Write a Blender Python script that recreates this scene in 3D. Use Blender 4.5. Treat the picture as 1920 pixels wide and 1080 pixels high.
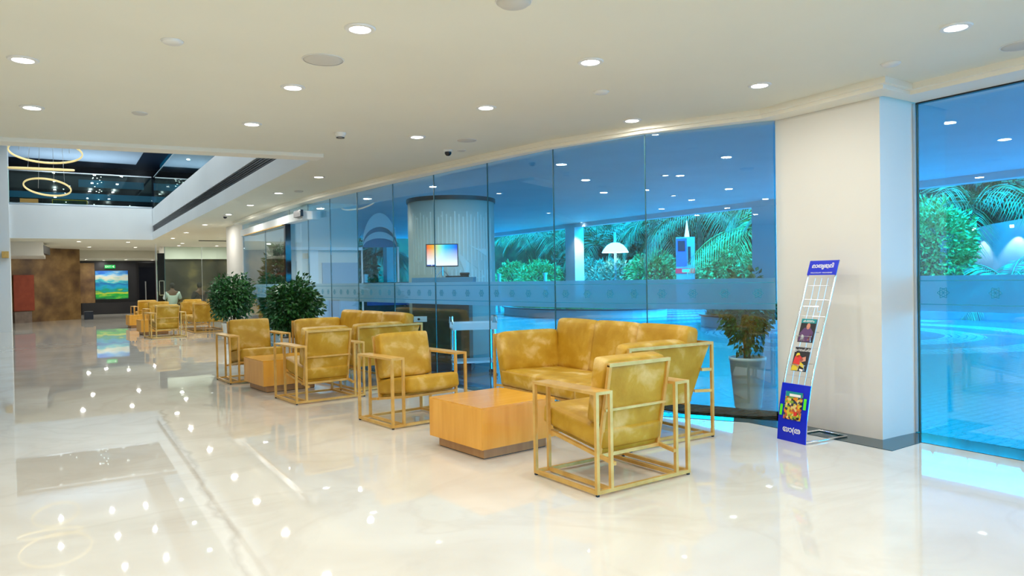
import bpy, bmesh, math, random
from mathutils import Vector, Matrix
random.seed(7)
R = math.radians
scn = bpy.context.scene
for o in list(bpy.data.objects): bpy.data.objects.remove(o, do_unlink=True)

# ---------------------------------------------------------------- camera
YAW, PITCH, ROLL, FPX = 0.5618, -0.0135, -0.0170, 1342.06
fw = Vector((math.sin(YAW)*math.cos(PITCH), math.cos(YAW)*math.cos(PITCH), math.sin(PITCH)))
r_ = Vector((math.cos(YAW), -math.sin(YAW), 0)); u_ = r_.cross(fw)
rt = r_*math.cos(ROLL)+u_*math.sin(ROLL); up = -r_*math.sin(ROLL)+u_*math.cos(ROLL)
cd = bpy.data.cameras.new('camera'); cam = bpy.data.objects.new('camera', cd); scn.collection.objects.link(cam)
cam.matrix_world = Matrix(((rt.x, up.x, -fw.x, 0), (rt.y, up.y, -fw.y, 0), (rt.z, up.z, -fw.z, 1.3), (0, 0, 0, 1)))
cd.sensor_width = 36; cd.lens = 36*FPX/1920; cd.clip_start = 0.05; cd.clip_end = 300
scn.camera = cam
# ---------------------------------------------------------------- sky, exposure
w = bpy.data.worlds.new('sky'); scn.world = w; w.use_nodes = True
bg = w.node_tree.nodes['Background']; bg.inputs[0].default_value = (0.0, 0.40, 0.82, 1); bg.inputs[1].default_value = 17.0
scn.view_settings.view_transform = 'Standard'; scn.view_settings.look = 'None'
scn.view_settings.exposure = 0.10; scn.view_settings.gamma = 1.0; scn.view_settings.use_curve_mapping = False
LAMP_W = 7.0            # watts of one ceiling downlight

# ---------------------------------------------------------------- materials
MATS = {}
def nodes_of(name):
    m = bpy.data.materials.new(name); m.use_nodes = True; MATS[name] = m
    return m, m.node_tree.nodes, m.node_tree.links, m.node_tree.nodes['Principled BSDF']
def mat(name, col, rough=.5, metal=0, emit=None, es=0, spec=.5, coat=0):
    m, N, L, p = nodes_of(name)
    p.inputs['Base Color'].default_value = (*col, 1); p.inputs['Roughness'].default_value = rough
    p.inputs['Metallic'].default_value = metal; p.inputs['Specular IOR Level'].default_value = spec
    if coat: p.inputs['Coat Weight'].default_value = coat; p.inputs['Coat Roughness'].default_value = .08
    if emit: p.inputs['Emission Color'].default_value = (*emit, 1); p.inputs['Emission Strength'].default_value = es
    return m
def noise_mat(name, c1, c2, scale=4, detail=6, rough=.5, metal=0, lo=.35, hi=.65, bump=0, stretch=None, c3=None, dist=0., spec=.5, bscale=None):
    m, N, L, p = nodes_of(name)
    tc = N.new('ShaderNodeTexCoord'); mp = N.new('ShaderNodeMapping'); L.new(tc.outputs['Object'], mp.inputs[0])
    if stretch: mp.inputs['Scale'].default_value = stretch
    nz = N.new('ShaderNodeTexNoise'); nz.inputs['Scale'].default_value = scale; nz.inputs['Detail'].default_value = detail
    nz.inputs['Distortion'].default_value = dist
    L.new(mp.outputs[0], nz.inputs['Vector'])
    cr = N.new('ShaderNodeValToRGB'); L.new(nz.outputs[0], cr.inputs[0])
    cr.color_ramp.elements[0].position = lo; cr.color_ramp.elements[0].color = (*c1, 1)
    cr.color_ramp.elements[1].position = hi; cr.color_ramp.elements[1].color = (*c2, 1)
    if c3:
        e = cr.color_ramp.elements.new((lo+hi)/2); e.color = (*c3, 1)
    L.new(cr.outputs[0], p.inputs['Base Color'])
    p.inputs['Roughness'].default_value = rough; p.inputs['Metallic'].default_value = metal
    p.inputs['Specular IOR Level'].default_value = spec
    if bump:
        n2 = N.new('ShaderNodeTexNoise'); n2.inputs['Scale'].default_value = bscale or scale*6; L.new(mp.outputs[0], n2.inputs['Vector'])
        b = N.new('ShaderNodeBump'); b.inputs['Strength'].default_value = bump; b.inputs['Distance'].default_value = .01
        L.new(n2.outputs[0], b.inputs['Height']); L.new(b.outputs[0], p.inputs['Normal'])
    return m
noise_mat('ceiling_paint', (.78, .765, .64), (.80, .785, .66), 1.2, 2, .7)
noise_mat('wall_paint', (.77, .75, .69), (.79, .77, .71), 1.2, 2, .6)
noise_mat('cool_paint', (.80, .85, .87), (.83, .88, .90), 1.0, 2, .6)
mat('cornice_paint', (.86, .83, .72), .6)
mat('lens', (1, 1, 1), .4, emit=(1, .97, .9), es=14)
mat('white_plastic', (.78, .77, .72), .4)
mat('grille', (.60, .58, .52), .7)
mat('black', (.012, .012, .015), .35)
mat('black_gloss', (.006, .007, .010), .06)
mat('chrome', (.82, .84, .86), .12, 1)
mat('bright_steel', (.80, .86, .90), .35, .25)
mat('steel', (.62, .66, .70), .28, 1)
noise_mat('brass', (.66, .38, .085), (.80, .51, .15), 9, 4, .38, .25)
noise_mat('velvet', (.48, .258, .012), (.82, .585, .23), 5.0, 4, .48, 0, .36, .72, .08, c3=(.575, .338, .03), dist=.3, bscale=60, spec=.35)
noise_mat('velvet_dark', (.36, .23, .03), (.52, .38, .12), 4.5, 4, .6, 0, .42, .74, .10, c3=(.42, .28, .04), dist=.3, bscale=60, spec=.3)
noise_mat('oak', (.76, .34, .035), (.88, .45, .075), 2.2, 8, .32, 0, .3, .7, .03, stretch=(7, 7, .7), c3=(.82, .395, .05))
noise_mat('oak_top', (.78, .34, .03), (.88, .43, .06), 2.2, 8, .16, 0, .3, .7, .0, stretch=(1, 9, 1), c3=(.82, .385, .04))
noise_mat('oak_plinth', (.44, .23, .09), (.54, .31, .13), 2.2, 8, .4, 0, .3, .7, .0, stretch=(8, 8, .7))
noise_mat('stone_brown', (.10, .05, .022), (.42, .26, .09), 1.5, 14, .45, 0, .32, .70, .15, c3=(.23, .13, .045), dist=.15)
noise_mat('stone_dark', (.010, .007, .005), (.30, .22, .08), 1.0, 14, .4, 0, .38, .72, .1, c3=(.055, .045, .026), dist=.1)
noise_mat('terracotta', (.27, .045, .018), (.33, .06, .025), 5, 3, .7)
noise_mat('slate', (.16, .12, .10), (.22, .17, .14), 5, 3, .6)
noise_mat('granite', (.012, .045, .06), (.03, .085, .105), 90, 3, .09)
noise_mat('outer_paint', (.70, .74, .76), (.74, .78, .80), 1.0, 2, .55)
noise_mat('garden_stone', (.16, .22, .26), (.22, .28, .32), 2, 4, .6)
noise_mat('soil', (.03, .018, .01), (.07, .045, .03), 20, 5, .9)
mat('pot', (.80, .80, .76), .3, coat=.3)
noise_mat('leaf_dark', (.006, .045, .010), (.04, .16, .03), 14, 2, .35)
noise_mat('leaf_mid', (.006, .05, .014), (.035, .16, .045), 5, 2, .4)
noise_mat('leaf_bright', (.02, .17, .04), (.12, .46, .13), 4, 2, .45)
noise_mat('leaf_pale', (.03, .15, .09), (.18, .40, .28), 4, 2, .5)
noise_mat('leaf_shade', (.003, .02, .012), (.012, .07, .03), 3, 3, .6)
noise_mat('bark', (.05, .035, .02), (.13, .09, .05), 12, 4, .8)
mat('blue_board', (.0, .018, .62), .3)
mat('print_white', (.9, .9, .9), .5)
mat('print_green', (.10, .85, .03), .5)
mat('print_teal', (.0, .28, .30), .5)
mat('print_black', (.015, .015, .02), .5)
mat('print_red', (.75, .03, .03), .5)
mat('print_skin', (.72, .30, .20), .5)
mat('print_yellow', (.80, .62, .03), .5)
mat('print_purple', (.12, .05, .16), .5)
mat('print_orange', (.85, .25, .03), .5)
mat('skin', (.16, .07, .04), .5); mat('skin_arm', (.2, .09, .05), .5)
mat('shirt', (.62, .72, .70), .8); mat('hair', (.01, .008, .008), .7); mat('dark_cloth', (.03, .02, .025), .8)
mat('ring_gold', (.75, .60, .25), .3, emit=(1, .80, .38), es=.55)
mat('panel_greyblue', (.36, .46, .56), .5); mat('panel_teal', (.0, .14, .26), .4); mat('panel_blue', (.01, .2, .36), .4)
mat('navy', (.004, .012, .03), .35)
mat('exit_green', (.0, .3, .06), .5, emit=(0, .55, .1), es=.6)
mat('warm_shop', (.5, .28, .1), .6, emit=(.9, .45, .12), es=.25)
mat('frost_line', (.03, .30, .42), .6)
mat('garden_lamp', (.9, .95, 1), .5, emit=(.85, .95, 1), es=1.3)
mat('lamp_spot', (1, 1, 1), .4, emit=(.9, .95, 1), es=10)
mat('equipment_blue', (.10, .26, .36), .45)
mat('glass_edge', (.03, .12, .13), .3)
noise_mat('drum_paint', (.52, .60, .55), (.58, .66, .60), 1.5, 2, .5)
mat('drum_reflection', (.74, .80, .74), .5)
mat('poster_blue', (.01, .10, .55), .4); mat('strip_red_glow', (.7, .02, .05), .4, emit=(.8, .02, .05), es=.6); mat('grey_metal', (.30, .36, .42), .5)  # base strip given a glow so its red shows under blue sky

def glass(name, tint, r0=.06):
    m = bpy.data.materials.new(name); m.use_nodes = True; MATS[name] = m
    N, L = m.node_tree.nodes, m.node_tree.links; N.clear()
    out = N.new('ShaderNodeOutputMaterial'); g = N.new('ShaderNodeNewGeometry')
    d = N.new('ShaderNodeVectorMath'); d.operation = 'DOT_PRODUCT'; L.new(g.outputs['Normal'], d.inputs[0]); L.new(g.outputs['Incoming'], d.inputs[1])
    def mth(op, a, b=None):
        n = N.new('ShaderNodeMath'); n.operation = op
        for i, v in enumerate((a, b)):
            if v is None: continue
            if isinstance(v, (int, float)): n.inputs[i].default_value = v
            else: L.new(v, n.inputs[i])
        return n.outputs[0]
    c = mth('ABSOLUTE', d.outputs['Value']); f = mth('POWER', mth('SUBTRACT', 1.0, c), 5.0)
    fac = mth('ADD', mth('MULTIPLY', f, 1-r0), r0)
    t = N.new('ShaderNodeBsdfTransparent'); t.inputs[0].default_value = (*tint, 1)
    gl = N.new('ShaderNodeBsdfGlossy'); gl.inputs['Roughness'].default_value = 0.0; gl.inputs[0].default_value = (.95, 1, 1, 1)
    mx = N.new('ShaderNodeMixShader'); L.new(fac, mx.inputs[0]); L.new(t.outputs[0], mx.inputs[1]); L.new(gl.outputs[0], mx.inputs[2])
    L.new(mx.outputs[0], out.inputs[0])
glass('glass', (.90, .98, 1.0), .085); glass('clear_glass', (.86, .95, .90), .05)
def frost():
    m = bpy.data.materials.new('frost_film'); m.use_nodes = True; MATS['frost_film'] = m
    N, L = m.node_tree.nodes, m.node_tree.links; N.clear(); out = N.new('ShaderNodeOutputMaterial')
    a = N.new('ShaderNodeBsdfTranslucent'); a.inputs[0].default_value = (.95, 1, 1, 1)
    b = N.new('ShaderNodeBsdfDiffuse'); b.inputs[0].default_value = (.03, .26, .34, 1)
    c = N.new('ShaderNodeBsdfTransparent'); c.inputs[0].default_value = (.8, .95, 1, 1)
    m1 = N.new('ShaderNodeMixShader'); m1.inputs[0].default_value = .15; L.new(a.outputs[0], m1.inputs[1]); L.new(b.outputs[0], m1.inputs[2])
    m2 = N.new('ShaderNodeMixShader'); m2.inputs[0].default_value = .30; L.new(m1.outputs[0], m2.inputs[1]); L.new(c.outputs[0], m2.inputs[2])
    L.new(m2.outputs[0], out.inputs[0])
frost()
def floor_material():
    m, N, L, p = nodes_of('marble')
    tc = N.new('ShaderNodeTexCoord')
    def nz(scale, det, dist=0, vec=None):
        n = N.new('ShaderNodeTexNoise'); n.inputs['Scale'].default_value = scale; n.inputs['Detail'].default_value = det; n.inputs['Distortion'].default_value = dist
        L.new(vec or tc.outputs['Object'], n.inputs['Vector']); return n.outputs[0]
    def mth(op, a, b=None, c=None, clamp=False):
        n = N.new('ShaderNodeMath'); n.operation = op; n.use_clamp = clamp
        for i, v in enumerate((a, b, c)):
            if v is None: continue
            if isinstance(v, (int, float)): n.inputs[i].default_value = v
            else: L.new(v, n.inputs[i])
        return n.outputs[0]
    sx = N.new('ShaderNodeSeparateXYZ'); L.new(tc.outputs['Object'], sx.inputs[0]); X, Y = sx.outputs[0], sx.outputs[1]
    cr = N.new('ShaderNodeValToRGB'); L.new(nz(.9, 7, 1.2), cr.inputs[0])
    cr.color_ramp.elements[0].position = .30; cr.color_ramp.elements[0].color = (.70, .655, .57, 1)
    cr.color_ramp.elements[1].position = .68; cr.color_ramp.elements[1].color = (.81, .78, .70, 1)
    def mix(fac, a, b):
        n = N.new('ShaderNodeMix'); n.data_type = 'RGBA'; L.new(fac, n.inputs[0])
        for i, v in ((6, a), (7, b)):
            if isinstance(v, tuple): n.inputs[i].default_value = (*v, 1)
            else: L.new(v, n.inputs[i])
        return n.outputs[2]
    # one long crack-like vein running down the lobby with a pale halo
    off = mth('MULTIPLY', mth('SUBTRACT', nz(2.2, 3), .5), .22)
    d = mth('SUBTRACT', mth('SUBTRACT', X, mth('ADD', .60, mth('MULTIPLY', Y, .030))), off)
    ad = mth('ABSOLUTE', d)
    inY = mth('MULTIPLY', mth('LESS_THAN', Y, 8.2), mth('GREATER_THAN', Y, 2.2))
    vein = mth('MULTIPLY', mth('MULTIPLY', mth('SUBTRACT', 1.0, mth('DIVIDE', ad, .035), clamp=True), .55), inY)
    halo = mth('MULTIPLY', mth('MULTIPLY', mth('SUBTRACT', 1.0, mth('DIVIDE', ad, .12), clamp=True), .5), inY)
    c1 = mix(halo, cr.outputs[0], (.90, .88, .80)); c2 = mix(vein, c1, (.52, .47, .40))
    # fine secondary veins
    v2 = mth('SUBTRACT', 1.0, mth('MULTIPLY', mth('ABSOLUTE', mth('SUBTRACT', nz(.55, 9, 2.0), .5)), 28.0), clamp=True)
    c3 = mix(mth('MULTIPLY', v2, .16), c2, (.55, .47, .38))
    L.new(c3, p.inputs['Base Color'])
    p.inputs['Roughness'].default_value = .02; p.inputs['Specular IOR Level'].default_value = .6
    b = N.new('ShaderNodeBump'); b.inputs['Strength'].default_value = .02; b.inputs['Distance'].default_value = .02
    L.new(nz(.7, 2), b.inputs['Height']); L.new(b.outputs[0], p.inputs['Normal'])
floor_material()
def paving_material(cx, cy):
    m, N, L, p = nodes_of('paving')
    tc = N.new('ShaderNodeTexCoord')
    def mth(op, a, b=None, clamp=False):
        n = N.new('ShaderNodeMath'); n.operation = op; n.use_clamp = clamp
        for i, v in enumerate((a, b)):
            if v is None: continue
            if isinstance(v, (int, float)): n.inputs[i].default_value = v
            else: L.new(v, n.inputs[i])
        return n.outputs[0]
    sx = N.new('ShaderNodeSeparateXYZ'); L.new(tc.outputs['Object'], sx.inputs[0])
    dx = mth('SUBTRACT', sx.outputs[0], cx); dy = mth('SUBTRACT', sx.outputs[1], cy)
    nz = N.new('ShaderNodeTexNoise'); nz.inputs['Scale'].default_value = 7; nz.inputs['Detail'].default_value = 4; L.new(tc.outputs['Object'], nz.inputs['Vector'])
    r = mth('ADD', mth('SQRT', mth('ADD', mth('POWER', dx, 2.0), mth('POWER', dy, 2.0))), mth('MULTIPLY', mth('SUBTRACT', nz.outputs[0], .5), .12))
    k = mth('FRACT', mth('DIVIDE', mth('ADD', r, .85), 1.45))
    band = mth('LESS_THAN', k, .49)
    fine = mth('GREATER_THAN', mth('FRACT', mth('MULTIPLY', r, 7.0)), .18)
    far = mth('MAXIMUM', mth('LESS_THAN', r, 4.3), mth('MULTIPLY', mth('GREATER_THAN', sx.outputs[0], 11.5), mth('GREATER_THAN', sx.outputs[1], 10.0)))
    fac = mth('MULTIPLY', mth('MULTIPLY', band, fine), far)
    mx = N.new('ShaderNodeMix'); mx.data_type = 'RGBA'; L.new(fac, mx.inputs[0])
    mx.inputs[6].default_value = (.07, .16, .26, 1); mx.inputs[7].default_value = (.38, .46, .50, 1)
    p.inputs['Roughness'].default_value = .22
    br = N.new('ShaderNodeTexBrick'); br.inputs['Scale'].default_value = 1; br.inputs['Mortar Size'].default_value = .012
    br.inputs['Brick Width'].default_value = .2; br.inputs['Row Height'].default_value = .1
    L.new(tc.outputs['Object'], br.inputs['Vector'])
    m3 = N.new('ShaderNodeMix'); m3.data_type = 'RGBA'; L.new(br.outputs['Fac'], m3.inputs[0]); L.new(mx.outputs[2], m3.inputs[6]); m3.inputs[7].default_value = (.015, .05, .10, 1); L.new(m3.outputs[2], p.inputs['Base Color'])
    b = N.new('ShaderNodeBump'); b.inputs['Strength'].default_value = .8; b.inputs['Distance'].default_value = .01
    L.new(br.outputs['Fac'], b.inputs['Height']); b.invert = True; L.new(b.outputs[0], p.inputs['Normal'])
paving_material(14.35, 9.5)
def painting_material():
    m, N, L, p = nodes_of('seascape')
    tc = N.new('ShaderNodeTexCoord'); sx = N.new('ShaderNodeSeparateXYZ'); L.new(tc.outputs['Generated'], sx.inputs[0])
    mp = N.new('ShaderNodeMapping'); mp.inputs['Scale'].default_value = (1.5, 1, 6); L.new(tc.outputs['Generated'], mp.inputs[0])
    nz = N.new('ShaderNodeTexNoise'); nz.inputs['Scale'].default_value = 1.6; nz.inputs['Detail'].default_value = 6; L.new(mp.outputs[0], nz.inputs['Vector'])
    a = N.new('ShaderNodeMath'); a.operation = 'MULTIPLY_ADD'; L.new(nz.outputs[0], a.inputs[0]); a.inputs[1].default_value = .55; a.inputs[2].default_value = -.27
    s = N.new('ShaderNodeMath'); s.operation = 'ADD'; L.new(a.outputs[0], s.inputs[0]); L.new(sx.outputs[2], s.inputs[1])
    cr = N.new('ShaderNodeValToRGB'); L.new(s.outputs[0], cr.inputs[0]); e = cr.color_ramp.elements
    e[0].position = 0; e[0].color = (.0, .12, .05, 1); e[1].position = 1; e[1].color = (.0, .12, .55, 1)
    for ps, c in ((.12, (.02, .45, .05)), (.22, (.55, .62, .04)), (.30, (.0, .30, .12)), (.42, (.0, .32, .55)), (.55, (.0, .12, .38)), (.64, (.05, .5, .55)), (.72, (.65, .62, .45)), (.82, (.45, .6, .65)), (.9, (.1, .4, .75))):
        x = e.new(ps); x.color = (*c, 1)
    L.new(cr.outputs[0], p.inputs['Base Color']); p.inputs['Roughness'].default_value = .5
painting_material()
def screen_material():
    m, N, L, p = nodes_of('screen')
    tc = N.new('ShaderNodeTexCoord'); sx = N.new('ShaderNodeSeparateXYZ'); L.new(tc.outputs['Generated'], sx.inputs[0])
    c1 = N.new('ShaderNodeValToRGB'); L.new(sx.outputs[0], c1.inputs[0]); e = c1.color_ramp.elements
    e[0].position = 0; e[0].color = (1, .12, 0, 1); e[1].position = 1; e[1].color = (0, .08, .8, 1)
    for ps, c in ((.22, (1, .45, .02)), (.42, (.35, .9, .5)), (.62, (0, .55, 1)), (.85, (0, .3, 1))): e.new(ps).color = (*c, 1)
    c2 = N.new('ShaderNodeValToRGB'); L.new(sx.outputs[2], c2.inputs[0]); e = c2.color_ramp.elements
    e[0].position = .1; e[0].color = (1, 1, 1, 1); e[1].position = .85; e[1].color = (0, 0, 0, 1)
    mx = N.new('ShaderNodeMix'); mx.data_type = 'RGBA'; L.new(c2.outputs[0], mx.inputs[0]); L.new(c1.outputs[0], mx.inputs[6]); mx.inputs[7].default_value = (.95, .95, 1, 1)
    L.new(mx.outputs[2], p.inputs['Emission Color']); p.inputs['Emission Strength'].default_value = 1.3; p.inputs['Base Color'].default_value = (0, 0, 0, 1)
screen_material()
def voronoi_print(name, cols, scale):
    m, N, L, p = nodes_of(name); tc = N.new('ShaderNodeTexCoord'); v = N.new('ShaderNodeTexVoronoi'); v.inputs['Scale'].default_value = scale
    L.new(tc.outputs['Object'], v.inputs['Vector']); s = N.new('ShaderNodeSeparateColor'); L.new(v.outputs['Color'], s.inputs[0])
    cr = N.new('ShaderNodeValToRGB'); cr.color_ramp.interpolation = 'CONSTANT'; L.new(s.outputs[0], cr.inputs[0]); e = cr.color_ramp.elements
    e[0].position = 0; e[0].color = (*cols[0], 1); e[1].position = 1-1/len(cols); e[1].color = (*cols[-1], 1)
    for i, c in enumerate(cols[1:-1]): e.new((i+1)/len(cols)).color = (*c, 1)
    L.new(cr.outputs[0], p.inputs['Base Color']); p.inputs['Roughness'].default_value = .35
voronoi_print('crowd_print', [(.02, .02, .02), (.8, .25, .03), (.75, .6, .25), (.25, .4, .05), (.03, .05, .1), (.7, .55, .05), (.5, .1, .06)], 55)

# ---------------------------------------------------------------- mesh helpers
class MB:
    def __init__(s): s.v = []; s.f = []
    def quad(s, *p):
        n = len(s.v); s.v += [tuple(q) for q in p]; s.f.append(tuple(range(n, n+len(p)))); return s
    def box(s, x0, y0, z0, x1, y1, z1):
        n = len(s.v); x0, x1 = sorted((x0, x1)); y0, y1 = sorted((y0, y1)); z0, z1 = sorted((z0, z1))
        s.v += [(x0, y0, z0), (x1, y0, z0), (x1, y1, z0), (x0, y1, z0), (x0, y0, z1), (x1, y0, z1), (x1, y1, z1), (x0, y1, z1)]
        s.f += [tuple(n+i for i in f) for f in ((3, 2, 1, 0), (4, 5, 6, 7), (0, 1, 5, 4), (1, 2, 6, 5), (2, 3, 7, 6), (3, 0, 4, 7))]; return s
    def prism(s, poly, z0, z1):
        n = len(s.v); k = len(poly)
        s.v += [(x, y, z0) for x, y in poly]+[(x, y, z1) for x, y in poly]
        s.f += [tuple(n+i for i in reversed(range(k))), tuple(n+k+i for i in range(k))]
        s.f += [(n+i, n+(i+1) % k, n+k+(i+1) % k, n+k+i) for i in range(k)]; return s
    def hexa(s, p):      # eight points, bottom ring then top ring
        n = len(s.v); s.v += [tuple(q) for q in p]
        s.f += [tuple(n+i for i in f) for f in ((3, 2, 1, 0), (4, 5, 6, 7), (0, 1, 5, 4), (1, 2, 6, 5), (2, 3, 7, 6), (3, 0, 4, 7))]; return s
    def bar(s, a, b, w=.022, h=None, upv=(0, 0, 1)):
        h = h or w; a, b = Vector(a), Vector(b); d = (b-a).normalized(); U = Vector(upv)
        if abs(d.dot(U)) > .98: U = Vector((0, 1, 0))
        sd = d.cross(U).normalized(); u = sd.cross(d).normalized(); P = []
        for c in (a, b):
            P += [c-sd*w/2-u*h/2, c+sd*w/2-u*h/2, c+sd*w/2+u*h/2, c-sd*w/2+u*h/2]
        return s.hexa(P)
    def tube(s, pts, r, n=8, cap=True):
        pts = [Vector(p) for p in pts]; rs = r if isinstance(r, (list, tuple)) else [r]*len(pts); base = len(s.v)
        for i, p in enumerate(pts):
            d = (pts[min(i+1, len(pts)-1)]-pts[max(i-1, 0)]).normalized(); U = Vector((0, 0, 1)) if abs(d.z) < .9 else Vector((1, 0, 0))
            a = d.cross(U).normalized(); b = a.cross(d)
            s.v += [tuple(p+(a*math.cos(t)+b*math.sin(t))*rs[i]) for t in [2*math.pi*k/n for k in range(n)]]
        for i in range(len(pts)-1):
            for k in range(n):
                s.f.append((base+i*n+k, base+i*n+(k+1) % n, base+(i+1)*n+(k+1) % n, base+(i+1)*n+k))
        if cap: s.f += [tuple(base+k for k in reversed(range(n))), tuple(base+(len(pts)-1)*n+k for k in range(n))]
        return s
    def lathe(s, prof, n=32, c=(0, 0, 0), a0=0, a1=2*math.pi):
        base = len(s.v); full = abs(a1-a0-2*math.pi) < 1e-6; m = n if full else n+1
        for r, z in prof:
            s.v += [(c[0]+r*math.cos(a0+(a1-a0)*k/n), c[1]+r*math.sin(a0+(a1-a0)*k/n), c[2]+z) for k in range(m)]
        for i in range(len(prof)-1):
            for k in range(n):
                s.f.append((base+i*m+k, base+i*m+(k+1) % m, base+(i+1)*m+(k+1) % m, base+(i+1)*m+k))
        return s
    def torus(s, c, Rr, r, tilt=(0, 0), n=64, m=8):
        base = len(s.v); M = Matrix.Rotation(tilt[0], 3, 'X') @ Matrix.Rotation(tilt[1], 3, 'Y')
        for i in range(n):
            a = 2*math.pi*i/n
            for j in range(m):
                b = 2*math.pi*j/m; q = M @ Vector(((Rr+r*math.cos(b))*math.cos(a), (Rr+r*math.cos(b))*math.sin(a), r*1.6*math.sin(b)))
                s.v.append(tuple(q+Vector(c)))
        for i in range(n):
            for j in range(m):
                s.f.append((base+i*m+j, base+((i+1) % n)*m+j, base+((i+1) % n)*m+(j+1) % m, base+i*m+(j+1) % m))
        return s
    def build(s, name, m, parent=None, smooth=False, **props):
        me = bpy.data.meshes.new(name); me.from_pydata(s.v, [], s.f); me.materials.append(MATS[m]); me.update()
        if smooth:
            for p in me.polygons: p.use_smooth = True
        o = bpy.data.objects.new(name, me); scn.collection.objects.link(o)
        if parent: o.parent = parent
        for k, v in props.items(): o[k] = v
        return o
def cushion(sx, sy, sz, r=.03, bulge=.02, n=10):
    """rounded soft box centred on the origin"""
    mb = MB(); idx = {}
    def g(t): return math.copysign(1-(1-abs(t))**1.9, t)
    H = Vector((sx/2, sy/2, sz/2)); rr = min(r, sx/2, sy/2, sz/2)
    def vid(t):
        k = tuple(round(c, 5) for c in t)
        if k in idx: return idx[k]
        q = Vector((g(t[0])*H.x, g(t[1])*H.y, g(t[2])*H.z))
        inner = Vector([max(-(H[i]-rr), min(H[i]-rr, q[i])) for i in range(3)]); d = q-inner
        if d.length > 1e-9: q = inner+d.normalized()*rr
        for i in range(3):
            a, b = (i+1) % 3, (i+2) % 3
            if abs(t[i]) > .999: q[i] += math.copysign(bulge*(1-t[a]**2)*(1-t[b]**2), t[i])
        idx[k] = len(mb.v); mb.v.append(tuple(q)); return idx[k]
    for ax in range(3):
        for sg in (-1, 1):
            for i in range(n):
                for j in range(n):
                    qd = []
                    for di, dj in ((0, 0), (1, 0), (1, 1), (0, 1)):
                        t = [0, 0, 0]; t[ax] = sg; t[(ax+1) % 3] = -1+2*(i+di)/n; t[(ax+2) % 3] = -1+2*(j+dj)/n; qd.append(vid(t))
                    mb.f.append(tuple(qd if sg > 0 else reversed(qd)))
    return mb
def xform(mb, M, start=0):
    for i in range(start, len(mb.v)): mb.v[i] = tuple(M @ Vector(mb.v[i]))
    return mb
def thing(name, label, cat, loc=(0, 0, 0), rz=0, group=None):
    o = bpy.data.objects.new(name, None); scn.collection.objects.link(o); o.empty_display_size = .1
    o.location = loc; o.rotation_euler = (0, 0, rz); o['label'] = label; o['category'] = cat
    if group: o['group'] = group
    return o
def tag(o, label, cat, group=None):
    o['label'] = label; o['category'] = cat
    if group: o['group'] = group
    return o
def dup(root, label, loc, rz=0, group=None):
    r = root.copy(); scn.collection.objects.link(r); r.location = loc; r.rotation_euler = (0, 0, rz); r['label'] = label
    if group: r['group'] = group
    for ch in list(root.children):
        c = ch.copy(); scn.collection.objects.link(c); c.parent = r
        for g in ch.children:
            d = g.copy(); scn.collection.objects.link(d); d.parent = c
    return r
def struct(name, mb, m, parent=None, smooth=False):
    o = mb.build(name, m, parent, smooth)
    if not parent: o['kind'] = 'structure'
    return o
def text(body, size, m, name='lettering', parent=None, M=Matrix(), bold=0, sx=1.0, extr=.0006):
    cu = bpy.data.curves.new(name, 'FONT'); cu.body = body; cu.size = size; cu.align_x = 'CENTER'; cu.align_y = 'CENTER'; cu.extrude = extr; cu.offset = bold
    t = bpy.data.objects.new('tmp', cu); scn.collection.objects.link(t); bpy.context.view_layer.update()
    me = bpy.data.meshes.new_from_object(t.evaluated_get(bpy.context.evaluated_depsgraph_get())); bpy.data.objects.remove(t)
    me.materials.clear(); me.materials.append(MATS[m]); me.transform(M @ Matrix.Diagonal((sx, 1, 1, 1)))
    o = bpy.data.objects.new(name, me); scn.collection.objects.link(o)
    if parent: o.parent = parent
    return o

# ================================================================ STRUCTURE
ZC, ZS = 2.72, 2.645        # ceiling, lowered strip along the glazing
J = [(5.30, 4.08), (4.72, 5.09), (4.39, 6.13), (4.22, 7.21), (4.07, 8.32), (3.94, 9.35), (3.83, 10.48), (3.73, 11.47), (3.67, 12.49), (3.62, 13.5)]
TAIL = [(3.60, 15.3), (3.60, 17.4)]
GL = J+TAIL
def offset(poly, d):
    out = []
    for i, p in enumerate(poly):
        a = Vector(poly[max(i-1, 0)]); b = Vector(poly[min(i+1, len(poly)-1)]); t = (b-a).normalized(); n = Vector((-t.y, t.x))
        out.append((p[0]+n.x*d, p[1]+n.y*d))
    return out
IN = offset(GL, .17)                     # room side of the strip
IN[0] = (5.12, 4.10)
OFF = [.05, .06, .09, .12, .16, .18]+[.20]*(len(GL)-6)
CI_ = [offset(GL, d)[i] for i, d in enumerate(OFF)]
# floor -------------------------------------------------------------
fl = MB(); edge = [(5.83, -8), (5.83, 3.12), (5.33, 3.14)]+GL+[(3.6, 19.3), (5.7, 19.3), (5.7, 40), (-9, 40), (-9, -8)]
fl.prism(edge, -.12, 0); struct('floor', fl, 'marble')
# dark stone strip following glass and column
st = MB(); path_o = [(5.83, -8), (5.83, 3.14), (5.34, 3.16), (5.31, 4.08)]+GL[1:]; path_i = [(5.50, -8), (5.50, 2.94), (5.07, 2.92), (5.07, 4.20)]+IN[1:]
for a, b, c, d in zip(path_o, path_o[1:], path_i[1:], path_i): st.hexa([(*a, .0), (*b, .0), (*c, .0), (*d, .0), (*a, .004), (*b, .004), (*c, .004), (*d, .004)])
struct('trim_1', st, 'granite')
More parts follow.
